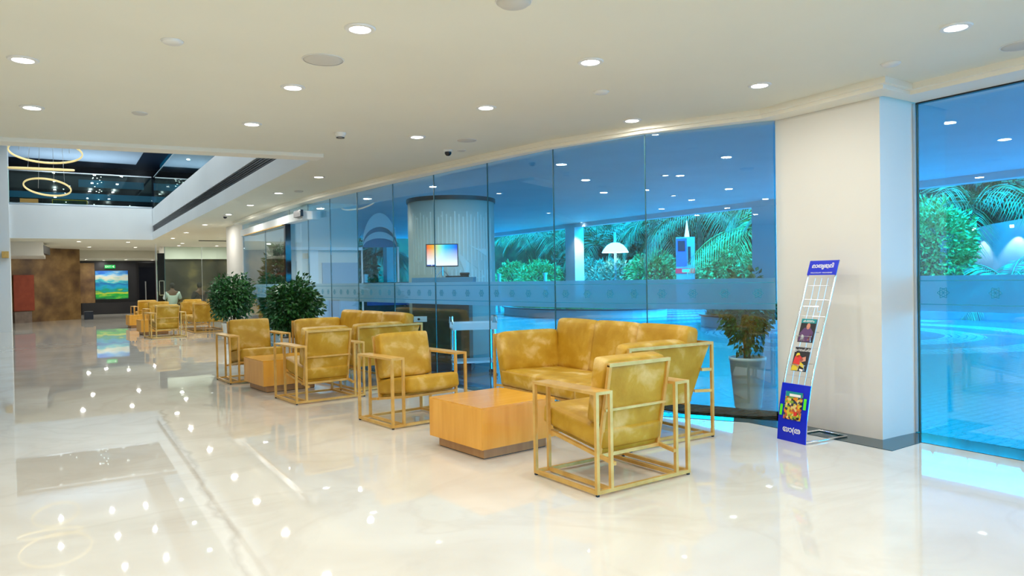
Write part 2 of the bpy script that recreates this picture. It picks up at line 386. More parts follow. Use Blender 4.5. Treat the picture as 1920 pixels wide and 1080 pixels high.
# ceiling -----------------------------------------------------------
ce = MB()
CI = [(5.50, -8), (5.50, 3.0), (5.12, 2.99), (5.16, 4.1)]+CI_[1:]
def hexc(poly, z0, z1): ce.prism(poly, z0, z1)
hexc([(-9, -8), (5.50, -8), (5.50, 3.0), (5.12, 2.99), (5.16, 4.10), CI_[1], CI_[2], CI_[3], (4.02, 7.87), (2.5, 8.10), (-9, 9.85)], ZC, ZC+.12)
hexc([(2.5, 8.10), (4.02, 7.87)]+CI_[4:]+[(3.4, 25.35), (2.5, 25.35)], ZC, ZC+.12)
hexc([(3.4, 17.4), (3.4, 25.35), (5.75, 25.35), (5.75, 19.2), (3.7, 19.2), (3.7, 17.4)], ZC, ZC+.12)
hexc([(-9, 25.35), (5.75, 25.35), (5.75, 33.5), (-9, 33.5)], ZC, ZC+.12)
struct('ceiling', ce, 'ceiling_paint')
lo = MB(); lo.box(-9, 33.5, 2.40, 5.75, 40, 2.9); struct('ceiling.001', lo, 'ceiling_paint')
# lowered soffit + cornice riser
so = MB(); po = [(5.86, -8), (5.86, 3.12), (5.34, 3.12), (5.34, 4.10)]+GL[1:]
for a, b, c, d in zip(po, po[1:], CI[1:], CI): so.hexa([(*a, ZS), (*b, ZS), (*c, ZS), (*d, ZS), (*a, ZC+.12), (*b, ZC+.12), (*c, ZC+.12), (*d, ZC+.12)])
struct('trim_2', so, 'cornice_paint')
co = MB(); CJ = [(5.46, -8), (5.46, 2.96), (5.08, 2.95), (5.12, 4.08)]+[(x-.03, y) for x, y in CI_[1:]]
for a, b, c, d in zip(CI, CI[1:], CJ[1:], CJ): co.hexa([(*a, ZS+.03), (*b, ZS+.03), (*c, ZS+.03), (*d, ZS+.03), (*a, ZC), (*b, ZC), (*c, ZC), (*d, ZC)])
struct('trim_3', co, 'cornice_paint')
# column
cl = MB(); cl.box(5.344, 3.15, 0, 5.82, 4.10, ZC+.1); struct('wall_column', cl, 'wall_paint')
tr = MB(); tr.box(5.80, 3.125, .01, 5.83, 3.148, ZS); struct('trim_4', tr, 'steel')
# back / left walls, out of view, close the room
wb = MB(); wb.box(-9.2, -8.2, 0, 6, -8, ZC); struct('wall_back', wb, 'wall_paint')
wl = MB(); wl.box(-9.2, -8, 0, -9, 40, 6.2); struct('wall_left', wl, 'wall_paint')
# atrium ------------------------------------------------------------
b1 = MB(); b1.prism([(-9, 9.85), (2.5, 8.10), (2.5, 7.9), (-9, 9.65)], ZC+.121, 3.7); struct('wall_atrium_near', b1, 'cool_paint')
n1 = MB(); n1.prism([(-9, 9.86), (2.5, 8.11), (2.5, 7.86), (-9, 9.61)], ZC-.04, ZC+.0); struct('trim_5', n1, 'cornice_paint')
b2 = MB()
b2.box(2.5, 8.1, ZC+.125, 2.62, 25.35, 2.96); b2.box(2.5, 8.1, 3.16, 2.62, 25.35, 3.70); b2.box(2.56, 8.1, 2.96, 2.62, 25.35, 3.16)
b2.box(2.488, 8.09, ZC-.004, 2.498, 25.34, 2.96)
struct('wall_atrium_right', b2, 'cool_paint')
s1 = MB(); s1.box(2.52, 8.1, 2.965, 2.565, 25.3, 3.155); slot = thing('air_grille', 'long dark linear air grille slot in the white bulkhead beside the atrium opening', 'vent')
s1.build('slot', 'black', slot)
g = MB()
for i in range(5): g.box(2.505, 8.1, 2.985+.036*i, 2.53, 25.3, 2.99+.036*i)
g.build('louvre', 'navy', slot)
b3 = MB(); b3.box(-1.24, 25.33, ZC-.004, 2.488, 25.345, 3.70); b3.box(-1.24, 25.352, ZC+.13, 2.75, 25.5, 3.70); struct('wall_atrium_far', b3, 'cool_paint')
b4 = MB(); b4.box(-9, 25.25, 0, -1.24, 25.75, 6.2); struct('wall_far_left', b4, 'cool_paint')
hr = MB(); hr.tube([(-1.24, 25.42, 3.74), (2.5, 25.42, 3.74)], .03); struct('trim_6', hr, 'steel')
uc = MB(); uc.box(-9, 7.5, 5.6, 14, 34, 5.75); struct('ceiling.002', uc, 'navy')
uw = MB(); uw.box(-9, 30.2, 3.70, 14, 30.4, 5.6); struct('wall_gallery', uw, 'black_gloss')
uf = MB(); uf.box(-9, 25.5, 3.55, 14, 34, 3.70); uf.box(2.62, 8.1, 3.55, 14, 25.5, 3.70); struct('floor.001', uf, 'navy')
uw2 = MB(); uw2.box(13.9, 7.5, 3.7, 14.1, 34, 5.6); uw2.box(-9, 7.4, ZC+.12, 3.9, 7.5, 3.55); uw2.box(-9, 7.4, 3.55, 14, 7.5, 5.6); struct('wall_gallery_right', uw2, 'navy')
def gpanel(x0, y0, z0, x1, y1, z1, m, label):
    o = MB().box(x0, y0, z0, x1, y1, z1).build('ceiling_panel', m); tag(o, label, 'ceiling panel')
# ceiling panels of the upper gallery
gpanel(-3, 14, 5.50, 2.3, 28.2, 5.6, 'panel_greyblue', 'wide grey-blue ceiling panel above the atrium near the ring chandelier')
gpanel(3.1, 14, 5.50, 6.5, 28.6, 5.6, 'panel_teal', 'teal upper ceiling panel at the right end of the atrium opening')
gpanel(.6, 30.10, 4.86, 2.7, 30.2, 5.12, 'panel_teal', 'teal strip of dark gallery glazing right of the hanging rings')
gpanel(3.2, 30.10, 4.78, 6.5, 30.2, 5.10, 'panel_teal', 'short teal strip of dark gallery glazing at the far right')
gpanel(-3, 30.08, 4.40, 4.4, 30.2, 4.62, 'panel_blue', 'long blue-grey band crossing the dark gallery glazing')
o = MB().box(-1.15, 30.05, 3.72, -.62, 30.19, 4.36).build('lit_alcove', 'warm_shop'); tag(o, 'small warm lit alcove at the left end of the upper gallery', 'alcove')
o = MB().box(-.2, 30.05, 3.74, .85, 30.19, 4.36).build('gallery_window', 'leaf_shade'); tag(o, 'dark green gallery window with pale frame behind the lower ring', 'window')
fr = MB()
for a, b in (((-.2, 4.36), (.85, 4.36)), ((-.2, 3.78), (.85, 3.78)), ((-.2, 3.74), (-.2, 4.36)), ((.85, 3.74), (.85, 4.36))): fr.bar((a[0], 30.04, a[1]), (b[0], 30.04, b[1]), .02)
fr.build('frame', 'print_yellow', o)
rail = thing('glass_railing', 'frameless glass railing with thin pale top rail above the far white band', 'railing')
MB().box(-1.24, 25.40, 3.72, 2.5, 25.41, 4.70).build('glass_pane', 'clear_glass', rail)
MB().bar((-1.24, 25.405, 4.71), (2.5, 25.405, 4.71), .03).build('top_rail', 'steel', rail)
rail2 = thing('glass_railing', 'glass railing running above the bulkhead with the dark air slot', 'railing')
MB().box(2.55, 8.2, 3.70, 2.56, 25.35, 4.70).build('glass_pane', 'clear_glass', rail2)
MB().bar((2.555, 8.2, 4.71), (2.555, 25.35, 4.71), .016).build('top_rail', 'grey_metal', rail2)
# far room ----------------------------------------------------------
wr = MB(); wr.box(3.58, 17.4, 0, 3.72, 19.3, ZC); struct('wall_right', wr, 'wall_paint')
wr = MB(); wr.box(3.72, 19.15, 0, 5.75, 19.3, ZC+.1); struct('wall_return', wr, 'wall_paint')
wr = MB(); wr.box(5.65, 19.3, 0, 5.75, 40, ZC+.1); struct('wall_far_right', wr, 'wall_paint')
wf = MB(); wf.box(-9, 37.1, 0, 5.65, 37.3, 2.6); struct('wall_far', wf, 'black')
bw = MB(); bw.prism([(-1.55, 31.07), (.63, 32.6), (.55, 32.75), (-1.63, 31.22)], 0, ZC); struct('wall_brown_stone', bw, 'stone_brown')
o = MB().prism([(-1.46, 31.10), (-.86, 31.52), (-.88, 31.56), (-1.48, 31.14)], .42, 1.72).build('wall_panel', 'terracotta'); tag(o, 'plain terracotta red rectangular panel on the brown stone wall', 'panel')
o.location = (.02, -.04, 0)
o = MB().prism([(-1.50, 31.02), (-1.0, 31.38), (-1.06, 31.46), (-1.56, 31.10)], 0, .40).build('stone_block', 'slate'); tag(o, 'low grey stone block at the foot of the brown wall under the red panel', 'block'); o.location = (.08, -.11, 0)
bk = MB(); bk.box(-4, 27.3, 2.28, -.46, 30.8, ZC); struct('wall_bulkhead', bk, 'wall_paint')
sd = MB(); sd.prism([(-.46, 27.3), (-.30, 29.2), (-.46, 29.2)], 2.36, 2.62); struct('trim_7', sd, 'black')
sw = MB(); sw.box(3.3, 30.0, 0, 5.65, 30.2, 2.25); struct('wall_dark_stone', sw, 'stone_dark')
sb = MB(); sb.box(3.2, 29.8, 2.25, 5.65, 30.4, ZC); struct('wall_stone_bulkhead', sb, 'wall_paint')
tb = MB(); tb.box(.75, 36.96, 0, 3.7, 37.08, .52); struct('baseboard_far', tb, 'black')
st2 = MB(); st2.box(.70, 37.02, .52, 1.27, 37.09, 2.3); struct('wall_stone_inset', st2, 'stone_brown')
part = thing('glass_partition', 'clear frameless glass partition in front of the dark stone wall', 'partition')
MB().box(2.90, 26.0, 0, 4.02, 26.012, 2.53).build('glass_pane', 'clear_glass', part); MB().box(4.03, 26.0, 0, 5.3, 26.012, 2.53).build('glass_pane', 'clear_glass', part)
MB().box(4.02, 25.995, 0, 4.03, 26.015, 2.53).build('joint', 'steel', part)
MB().box(2.885, 25.99, 0, 2.90, 26.02, 2.53).build('edge', 'glass_edge', part)
pn = thing('painting', 'bright blue and green abstract seascape painting on the black far wall', 'painting')
MB().box(1.29, 36.98, .67, 2.58, 37.03, 1.95).build('canvas', 'seascape', pn); MB().box(1.27, 37.03, .65, 2.60, 37.08, 1.97).build('frame', 'black', pn)
ex = thing('exit_sign', 'small green illuminated exit sign above the seascape painting', 'sign')
MB().box(1.67, 36.95, 2.06, 2.08, 37.099, 2.21).build('sign_face', 'exit_green', ex)
MX = Matrix.Translation((1.80, 36.94, 2.135)) @ Matrix.Rotation(R(90), 4, 'X'); text('EXIT', .11, 'print_white', parent=ex, M=MX)
mb = MB(); mb.box(2.0, 36.935, 2.085, 2.03, 36.95, 2.185); mb.bar((1.94, 36.94, 2.135), (2.0, 36.94, 2.135), .02); mb.build('pictogram', 'print_white', ex)
dr = MB(); dr.box(3.02, 36.9, 0, 3.72, 36.98, 2.3); d1 = struct('door_1', dr, 'black_gloss')
MB().tube([(3.28, 36.86, .55), (3.28, 36.86, 1.45)], .03).build('door_handle', 'steel', d1)
o = MB().tube([(2.80, 27.6, 0), (2.80, 27.6, 2.7)], .03).build('door_post', 'chrome'); tag(o, 'slender bright metal post between black door and glass partition', 'post')
hd = thing('door_pull', 'pale rectangular loop door pull beside the slender metal post', 'door handle')
h = MB(); P = [(2.93, 28, .92), (3.08, 28, .92), (3.08, 28, 1.42), (2.93, 28, 1.42)]
for a, b in zip(P, P[1:]+P[:1]): h.bar(a, b, .025)
h.build('loop', 'chrome', hd)
MB().box(2.88, 28.02, 0, 3.12, 28.04, 2.4).build('door_leaf', 'black_gloss', hd)
o = MB().box(.72, 31.9, 0, 1.02, 32.3, .30).build('floor_bag', 'navy'); tag(o, 'dark bundle lying at the right foot of the brown stone wall', 'bag')
# white reception pillar object at far left with a wall lamp
o = MB().box(-1.42, 25.05, 2.13, -1.26, 25.24, 2.32).build('wall_lamp', 'brass'); tag(o, 'small brass lamp fixed high on the white wall at the left edge', 'lamp')

# ================================================================ GLAZING
LN = 'clear frameless glass pane'
def pane(i, a, b, z0=.004, z1=ZS, band=True, ros=4):
    A, B = Vector((*a, 0)), Vector((*b, 0)); t = (B-A).normalized(); n = Vector((t.y, -t.x, 0)); Ln = (B-A).length    # n points outdoors
    A2, B2 = A+t*.004, B-t*.004; mb = MB()
    q = [A2, B2, B2+n*.012, A2+n*.012]; mb.hexa([(*p.xy, z0) for p in q]+[(*p.xy, z1) for p in q])
    p_ = struct('window_%d' % i, mb, 'glass')
    q = [B-t*.004, B+t*.004, B+t*.004+n*.012, B-t*.004+n*.012]; MB().hexa([(*p.xy, z0) for p in q]+[(*p.xy, z1) for p in q]).build('joint', 'glass_edge', p_)
    if band:
        q = [A2+n*.013, B2+n*.013, B2+n*.0145, A2+n*.0145]
        f = MB().hexa([(*p.xy, .985) for p in q]+[(*p.xy, 1.265) for p in q]).build('frosted_band', 'frost_film', p_)
        l = MB()
        for z in (1.035, 1.222):
            q = [A2-n*.001, B2-n*.001, B2-n*.002, A2-n*.002]; l.hexa([(*p.xy, z) for p in q]+[(*p.xy, z+.006) for p in q])
        l.build('band_line', 'frost_line', f)
        for k in range(ros):
            c = A2+(B2-A2)*((k+.5)/ros)-n*.002+Vector((0, 0, 1.13)); m2 = MB()
            def seg(p, q_):
                P = [c+t*p[0]+Vector((0, 0, p[1])), c+t*q_[0]+Vector((0, 0, q_[1]))]; m2.bar(P[0], P[1], .0045, .001, upv=n)
            for k2 in range(6):
                a0, a1, am = R(60*k2+30), R(60*k2+90), R(60*k2+60)
                for rr in (.030,): seg((rr*math.cos(a0), rr*math.sin(a0)), (rr*math.cos(a1), rr*math.sin(a1)))
                seg((.030*math.cos(a0), .030*math.sin(a0)), (.046*math.cos(am), .046*math.sin(am))); seg((.046*math.cos(am), .046*math.sin(am)), (.030*math.cos(a1), .030*math.sin(a1)))
                seg((0, 0), (.02*math.cos(am), .02*math.sin(am)))
            m2.build('rosette', 'frost_line', f)
    return p_
for i in range(len(J)-1): pane(i+1, J[i], J[i+1])
pane(10, (5.82, -3.0), (5.82, -.2)); pane(11, (5.82, -.2), (5.82, 3.12), ros=9)
ed = MB(); ed.box(5.80, -8, ZS-.012, 5.84, 3.12, ZS); struct('trim_8', ed, 'black')
for i, (a, b) in enumerate([((3.62, 13.55), (3.60, 15.3)), ((3.60, 15.35), (3.60, 17.4))]): pane(12+i, a, b, z1=2.36, ros=5)
# entrance header, post, sign
hb = thing('entrance_header', 'pale metal header beam over the sliding glass entrance doors', 'beam')
MB().prism([(3.52, 12.3), (3.70, 12.3), (3.72, 17.4), (3.54, 17.4)], 2.38, 2.52).build('beam', 'cool_paint', hb)
MB().box(3.50, 13.6, 2.36, 3.56, 16.9, 2.38).build('track', 'brass', hb)
MB().prism([(3.60, 12.3), (3.66, 12.3), (3.66, 17.4), (3.60, 17.4)], 2.52, ZS).build('transom_glass', 'glass', hb)
o = MB().box(3.46, 12.20, 2.42, 3.51, 12.62, 2.53).build('door_sensor', 'black'); tag(o, 'black rectangular sensor box on the entrance header', 'sensor')
o = MB(); o.box(3.53, 13.46, 0, 3.63, 13.56, 2.38); o = o.build('door_jamb', 'black_gloss'); tag(o, 'dark glossy vertical post of the glass entrance', 'post')

# ================================================================ OUTDOORS
ZG = -.03
pv = MB(); pv.prism([(6.1, -12), (6.1, 3.2), (5.6, 4.4), (4.9, 5.3), (4.4, 7.3), (3.85, 12.5), (3.75, 17.4), (3.75, 19.1), (5.78, 19.1), (5.78, 45), (60, 45), (60, -25), (6.1, -25)], ZG-.3, ZG)
struct('ground', pv, 'paving')
sl = MB(); sl.prism([(5.84, -12), (6.1, -12), (6.1, 3.2), (5.6, 4.4), (4.9, 5.3), (4.4, 7.3), (3.85, 12.5), (3.75, 17.4), (3.62, 17.4)]+list(reversed([(x+.015, y) for x, y in GL[:-1]]))+[(5.84, 4.1)], ZG-.2, ZG+.028); struct('trim_9', sl, 'paving')
# porte cochere canopy
ZE = 3.18
cn = MB(); cn.prism([(5.86, -7), (15.5, -7), (15.5, 30), (5.8, 30), (5.8, 19.4), (3.8, 19.1), (3.75, 12.5), (4.2, 8), (5.86, 4.2)], ZE, ZE+.3); struct('ceiling_canopy', cn, 'outer_paint')
fa = MB(); fa.prism([(5.87, -12), (5.87, 4.1), (5.33, 4.1)]+[(x+.02, y) for x, y in GL[1:]]+[(x+.14, y) for x, y in reversed(GL[1:])]+[(5.45, 4.2), (5.99, 4.2), (5.99, -12)], ZS, ZE); struct('wall_over_glass', fa, 'outer_paint')
be = MB(); be.box(15.2, -7, ZE-.14, 15.5, 30, ZE); struct('trim_10', be, 'outer_paint')
def pillar(x, y, w, h, m, label, d=None):
    o = thing('canopy_pillar', label, 'pillar', (x, y, ZG)); d = d or w
    MB().box(-w/2, -d/2, 0, w/2, d/2, h-ZG).build('shaft', m, o); MB().box(-w/2-.02, -d/2-.02, 0, w/2+.02, d/2+.02, .12).build('plinth', m, o); return o
pillar(15.35, 20.2, .40, ZE-.14, 'outer_paint', 'white square canopy pillar lit by a lamp, left of the garden palms', .55)
pillar(15.3, 12.08, .10, ZE-.14, 'outer_paint', 'blue-looking flat canopy pillar seen just left of the indoor column', .75)
pillar(9.95, 24.0, .34, ZE, 'outer_paint', 'distant white pillar seen left of the round drum')
# white vestibule wall seen through the left panes
vw = MB(); vw.box(4.55, 16.9, ZG, 6.2, 17.1, ZE); o = struct('wall_vestibule', vw, 'wall_paint')
MB().box(5.28, 16.86, 0, 6.16, 16.9, 1.75).build('panel', 'panel_greyblue', o); MB().box(4.95, 16.85, 0, 5.18, 16.9, 2.05).build('door_panel', 'cool_paint', o)
MB().box(4.50, 16.80, 2.05, 6.25, 16.9, 2.12).build('ledge', 'cool_paint', o)
# arched niche screen
ar = thing('arched_screen', 'pale arched porch screen with stepped blue arches seen above the baggage desk', 'arch', (6.68, 16.7, ZG), R(-20))
def arch(mb, Rr, r0, z0, y, th=.1, n=20, base=None):
    for k in range(n):
        a, b = math.pi*k/n, math.pi*(k+1)/n
        pts = [(Rr*math.cos(a), z0+Rr*math.sin(a)*1.2), (Rr*math.cos(b), z0+Rr*math.sin(b)*1.2), (r0*math.cos(b), z0+r0*math.sin(b)*.75), (r0*math.cos(a), z0+r0*math.sin(a)*.75)]
        mb.hexa([(x, y, z) for x, z in pts]+[(x, y+th, z) for x, z in pts])
    return mb
def arc_band(mb, rx, h1, h0, z0, y, th=.08, n=24):
    for k in range(n):
        a, b = math.pi*k/n, math.pi*(k+1)/n
        pts = [(rx*math.cos(a), z0+h1*math.sin(a)), (rx*math.cos(b), z0+h1*math.sin(b)), (rx*math.cos(b), z0+h0*math.sin(b)), (rx*math.cos(a), z0+h0*math.sin(a)-.002)]
        mb.hexa([(x, y, z) for x, z in pts]+[(x, y+th, z) for x, z in pts])
    return mb
arc_band(MB(), .42, .84, .50, 2.16, 0, .30).build('outer_arch', 'outer_paint', ar); arc_band(MB(), .41, .52, .36, 2.16, .12).build('blue_arch', 'equipment_blue', ar)  # pale outer arch, then a blue band set back behind it
arc_band(MB(), .41, .38, .22, 2.16, .06, .2).build('middle_arch', 'outer_paint', ar); arc_band(MB(), .40, .24, .0, 2.16, .14).build('inner_arch', 'panel_blue', ar)
m_ = MB(); [m_.box(s*.44-.02, 0, 0, s*.44+.02, .3, 2.16) for s in (-1, 1)]; m_.build('jamb', 'outer_paint', ar)
# round drum; raised shapes stand in for artwork reflected in the glass
DX, DY, DR = 5.45, 10.50, .655
dm = thing('round_drum', 'pale round drum wall with a sailboat reflection modelled on it and black top ring behind the glass', 'drum', (DX, DY, ZG))
MB().lathe([(0, 0), (DR, 0), (DR, 2.46), (0, 2.46)], 64).build('shaft', 'drum_paint', dm, True)
MB().lathe([(DR-.02, 2.46), (DR+.02, 2.46), (DR+.02, 2.52), (DR-.02, 2.52), (0, 2.52)], 64).build('top_ring', 'black', dm)
def on_drum(mb, pts, off=.006):          # pts: (angle deg, z) polygon wrapped on the drum
    n = len(mb.v); k = len(pts)
    for o_ in (0, off): mb.v += [((DR+o_)*math.cos(R(a)), (DR+o_)*math.sin(R(a)), z) for a, z in pts]
    mb.f += [tuple(n+k+i for i in range(k))]+[(n+i, n+(i+1) % k, n+k+(i+1) % k, n+k+i) for i in range(k)]
FA = 242
rl = MB()
for i in range(24):
    a = FA-58+i*5.2; top = 2.28-.04*(i % 3); bot = 1.55 if i % 2 else 1.35
    on_drum(rl, [(a, bot), (a+1.5, bot), (a+1.5, top), (a, top)])
    if i > 9: on_drum(rl, [(a, .95+.03*(i % 3)), (a+2.2, .95), (a+2.2, 1.42), (a, 1.40)])
rl.build('reflected_columns', 'drum_reflection', dm)
rb = MB(); on_drum(rb, [(FA+5, 1.72), (FA+18, 1.56), (FA+34, 1.44), (FA+48, 1.30), (FA+30, 1.28), (FA+18, 1.32)], .012); on_drum(rb, [(FA+22, 1.78), (FA+50, 1.72), (FA+50, 1.62), (FA+36, 1.70)], .012)
on_drum(rb, [(FA-45, 1.54), (FA+12, 1.50), (FA+12, 1.53), (FA-45, 1.57)], .01); on_drum(rb, [(FA-25, 1.2), (FA-20, 1.95), (FA-16, 1.2)], .01); on_drum(rb, [(FA-50, 2.18), (FA-10, 2.2), (FA-10, 2.23), (FA-50, 2.21)], .01)
rb.build('reflected_boat', 'drum_reflection', dm); dm.scale = (1.08, 1.08, 1.045)
# baggage scanner
sc = thing('baggage_scanner', 'blue-grey baggage scanner with dark tunnel standing in front of the round drum', 'scanner', (4.80, 9.51, ZG), R(-34)); sc.scale = (1.06, 1.06, 1)
MB().box(-.42, -.2, 1.0, .42, .35, 1.36).build('hood', 'equipment_blue', sc); MB().box(-.42, -.2, .12, .36, .35, 1.0).build('tunnel', 'black', sc)
MB().box(-.44, -.22, 0, .38, .37, .12).build('base', 'navy', sc); MB().box(-.40, -.215, .72, -.22, -.20, .80).build('label_plate', 'white_plastic', sc)
MB().lathe([(0, 0), (.018, 0), (.018, .006), (0, .006)], 16, (0, 0, 0)).build('button', 'black', sc).matrix_local = Matrix.Translation((-.33, -.216, .76)) @ Matrix.Rotation(R(90), 4, 'X')
MB().box(-.30, -.23, 1.08, .32, -.2, 1.10).build('trim', 'black', sc)
mo = thing('monitor', 'flat monitor with a bright rainbow-coloured picture on top of the baggage scanner', 'monitor', (4.75, 9.46, 1.33), R(-30)); mo.scale = (1.05, 1.05, 1.05)
MB().box(-.225, -.02, .15, .225, .02, .47).build('housing', 'black', mo); MB().box(-.213, -.0225, .165, .213, -.02, .458).build('screen', 'screen', mo)
m_ = MB(); m_.tube([(0, .02, .2), (0, .03, 0)], .015); m_.tube([(0, .03, .12), (-.10, -.02, 0)], .008); m_.tube([(0, .03, .12), (.10, -.02, 0)], .008); m_.build('stand', 'steel', mo)
m_ = MB(); m_.box(-.213, -.024, .165, -.15, -.0225, .18); m_.box(-.14, -.024, .165, -.09, -.0225, .18); m_.build('caption', 'poster_blue', mo)
kb = MB().box(-.13, -.05, 0, .13, .05, .02).build('keyboard', 'black'); kb.location = (4.88, 9.32, 1.332); kb.rotation_euler.z = R(-34); tag(kb, 'small black keyboard on the scanner hood in front of the monitor', 'keyboard')
tg = thing('telephone', 'dark desk telephone on the scanner hood right of the monitor', 'telephone', (5.02, 9.27, 1.332), R(-34))
MB().prism([(-.06, -.05), (.06, -.05), (.06, .05), (-.06, .05)], 0, .035).build('base', 'black', tg); MB().tube([(-.07, 0, .05), (.07, 0, .05)], .016).build('handset', 'black', tg)
# roller table / trolley
tl = thing('steel_trolley', 'stainless steel trolley with looped rails and lower shelf beside the scanner', 'trolley', (4.78, 8.62, ZG), R(-22)); tl.scale = (1.0, 1.1, .98)
m_ = MB(); m_.box(-.30, -.20, .66, .30, .20, .68); m_.box(-.30, -.215, .66, .30, -.20, .75); m_.box(-.30, .20, .66, .30, .215, .75); m_.build('tray', 'bright_steel', tl)
for x in (-.27, .27):
    for y in (-.18, .18): 
        MB().tube([(x, y, .06), (x, y, .66)], .018).build('leg', 'chrome', tl); MB().lathe([(0, -.015), (.03, -.015), (.03, .015), (0, .015)], 14).build('caster', 'black', tl).matrix_local = Matrix.Translation((x, y, .03)) @ Matrix.Rotation(R(90), 4, 'X')
MB().box(-.29, -.19, .20, .29, .19, .225).build('shelf', 'bright_steel', tl)
for x in (-.30, .30): MB().tube([(x, -.2, .74), (x, -.17, .84), (x, .17, .84), (x, .2, .74)], .012).build('rail', 'chrome', tl)
# dark counters left of drum
o = MB(); o.box(-.45, -.2, .2, .45, .3, 1.3); o.box(-.48, -.22, ZG*-1, .48, .32, .2); o = o.build('dark_counter', 'navy'); o.location = (4.70, 11.3, ZG); o.rotation_euler.z = R(-20); tag(o, 'dark security counter behind the glass left of the baggage scanner', 'counter')
o2 = MB(); o2.box(-.4, -.02, 1.02, .4, 0, 1.12); o2.build('stripe', 'poster_blue', o).location = (0, -.2, -.1)
# potted plants, shrubs, palms --------------------------------------
def leafblob(n, c, rad, ls, m, name='foliage', parent=None, seed=1, droop=.3, hollow=.45, aspect=2.3):
    rnd = random.Random(seed); mb = MB()
    for i in range(n):
        while True:
            d = Vector((rnd.uniform(-1, 1), rnd.uniform(-1, 1), rnd.uniform(-1, 1)))
            if .05 < d.length < 1: break
        d.normalize(); k = hollow+(1-hollow)*rnd.random()**.5; lump = 1+.16*math.sin(5*d.x+seed)*math.cos(4*d.z+2*seed)+.10*math.sin(9*d.y+seed*3)
        p = Vector((c[0]+d.x*rad[0]*k*lump, c[1]+d.y*rad[1]*k*lump, c[2]+d.z*rad[2]*k*lump))
        g = (d+Vector((rnd.gauss(0, .6), rnd.gauss(0, .6), rnd.gauss(0, .5)-droop))).normalized(); s = g.cross(Vector((rnd.gauss(0, 1), rnd.gauss(0, 1), rnd.gauss(0, 1)))).normalized()
        l = ls*rnd.uniform(.6, 1.3); w_ = l/aspect; nn = g.cross(s)
        a, b = p, p+g*l; mid = p+g*l*.45+nn*l*.12
        n0 = len(mb.v); mb.v += [tuple(a), tuple(mid+s*w_/2), tuple(b), tuple(mid-s*w_/2), tuple(mid-nn*l*.05)]
        mb.f += [(n0, n0+1, n0+4), (n0+1, n0+2, n0+4), (n0+2, n0+3, n0+4), (n0+3, n0, n0+4)]
    return mb.build(name, m, parent)
def potted(label, loc, pot_r, pot_h, h, rad, n, m, seed, ls=.075, pm='pot'):
    t = thing('potted_plant', label, 'plant', loc)
    MB().lathe([(0, 0), (pot_r*.68, 0), (pot_r*.74, .02), (pot_r, pot_h-.03), (pot_r*1.03, pot_h-.03), (pot_r*1.03, pot_h), (pot_r*.92, pot_h), (pot_r*.90, pot_h-.05)], 32).build('pot', pm, t, True)
    MB().lathe([(0, pot_h-.05), (pot_r*.91, pot_h-.05)], 24).build('soil', 'soil', t)
    rnd = random.Random(seed); sm = MB()
    for k in range(7):
        a = rnd.uniform(0, 6.28); q = rnd.uniform(.3, .9)
        sm.tube([(.03*math.cos(a), .03*math.sin(a), pot_h-.06), (rad*.25*q*math.cos(a), rad*.25*q*math.sin(a), pot_h+(h-pot_h)*.4), (rad*.7*q*math.cos(a), rad*.7*q*math.sin(a), h-.15)], [.012, .009, .004], 6)
    sm.build('stem', 'bark', t)
    leafblob(int(n*.35), (-rad*.55, -rad*.2, (h+pot_h)/2), (rad*.55, rad*.7, (h-pot_h)/2*.8), ls, 'leaf_mid' if n > 1000 else m, 'foliage', t, seed+50, .5, .3, 2.0)
    leafblob(int(n*1.3), (0, 0, (h+pot_h)/2+.06), (rad, rad, (h-pot_h)/2), ls*1.15, m, 'foliage', t, seed, .5, .15, 2.0)
    return t
potted('bushy dark green plant in a white pot beside the second mustard sofa', (3.00, 11.05, 0), .21, .46, 1.28, .38, 2600, 'leaf_dark', 3)
potted('farther dark leafy potted plant beside the distant armchairs', (3.12, 16.3, 0), .22, .45, 1.42, .44, 2400, 'leaf_dark', 5)
potted('tall thin-leaved plant in a pale pot outside the glass beside the column', (5.62, 4.66, ZG+.03), .17, .50, 1.26, .24, 900, 'leaf_dark', 8, .06)
def bush(label, c, rad, n, m, seed, ls=.16, name='shrub'):
    if 15.9 < c[0] < 21:
        k = (c[0]+5.0)/c[0]; c = (c[0]*k, c[1]*k, 1.3+(c[2]-1.3)*k-.24+.1); rad = tuple(r*k for r in rad); ls *= k
    t = thing(name, label, 'shrub', (c[0], c[1], .24 if c[0] > 15.9 else ZG)); leafblob(n, (0, 0, c[2]), rad, ls, m, 'foliage', t, seed, .1, .55)
    rnd = random.Random(seed); sm = MB()
    for k in range(5):
        a = rnd.uniform(0, 6.28); sm.tube([(.05*math.cos(a), .05*math.sin(a), 0), (rad[0]*.5*math.cos(a), rad[1]*.5*math.sin(a), c[2]+rad[2]*.3)], [.03, .01], 5)
    sm.build('stem', 'bark', t); return t
bush('large rounded bright green shrub filling the left of the right-hand pane', (21.95, 11.35, 1.45), (1.0, 1.15, 1.72), 6500, 'leaf_bright', 11, .17)
bush('round lime shrub between palms, seen just left of the blue pillar', (16.6, 12.9, 1.2), (.8, .8, .75), 2200, 'leaf_bright', 12, .14)
bush('fluffy lime shrub under the palms right of the poster kiosk', (16.5, 14.3, 1.3), (.85, .8, .85), 2400, 'leaf_bright', 13, .14)
bush('small lime shrub touching the right side of the poster kiosk', (16.3, 15.5, 1.2), (.6, .6, .65), 1400, 'leaf_bright', 14, .13)
bush('green shrub left of the poster kiosk in front of hanging fronds', (16.8, 17.8, 1.2), (.95, .9, .8), 2400, 'leaf_bright', 15, .15)
bush('pale blue-green shrub under the dome garden lamp', (16.4, 19.2, .95), (1.1, .9, .8), 2600, 'leaf_pale', 16, .15)
bush('pale leafy shrub immediately right of the white pillar', (17.3, 21.3, 1.0), (1.2, .9, .9), 2400, 'leaf_pale', 17, .15)
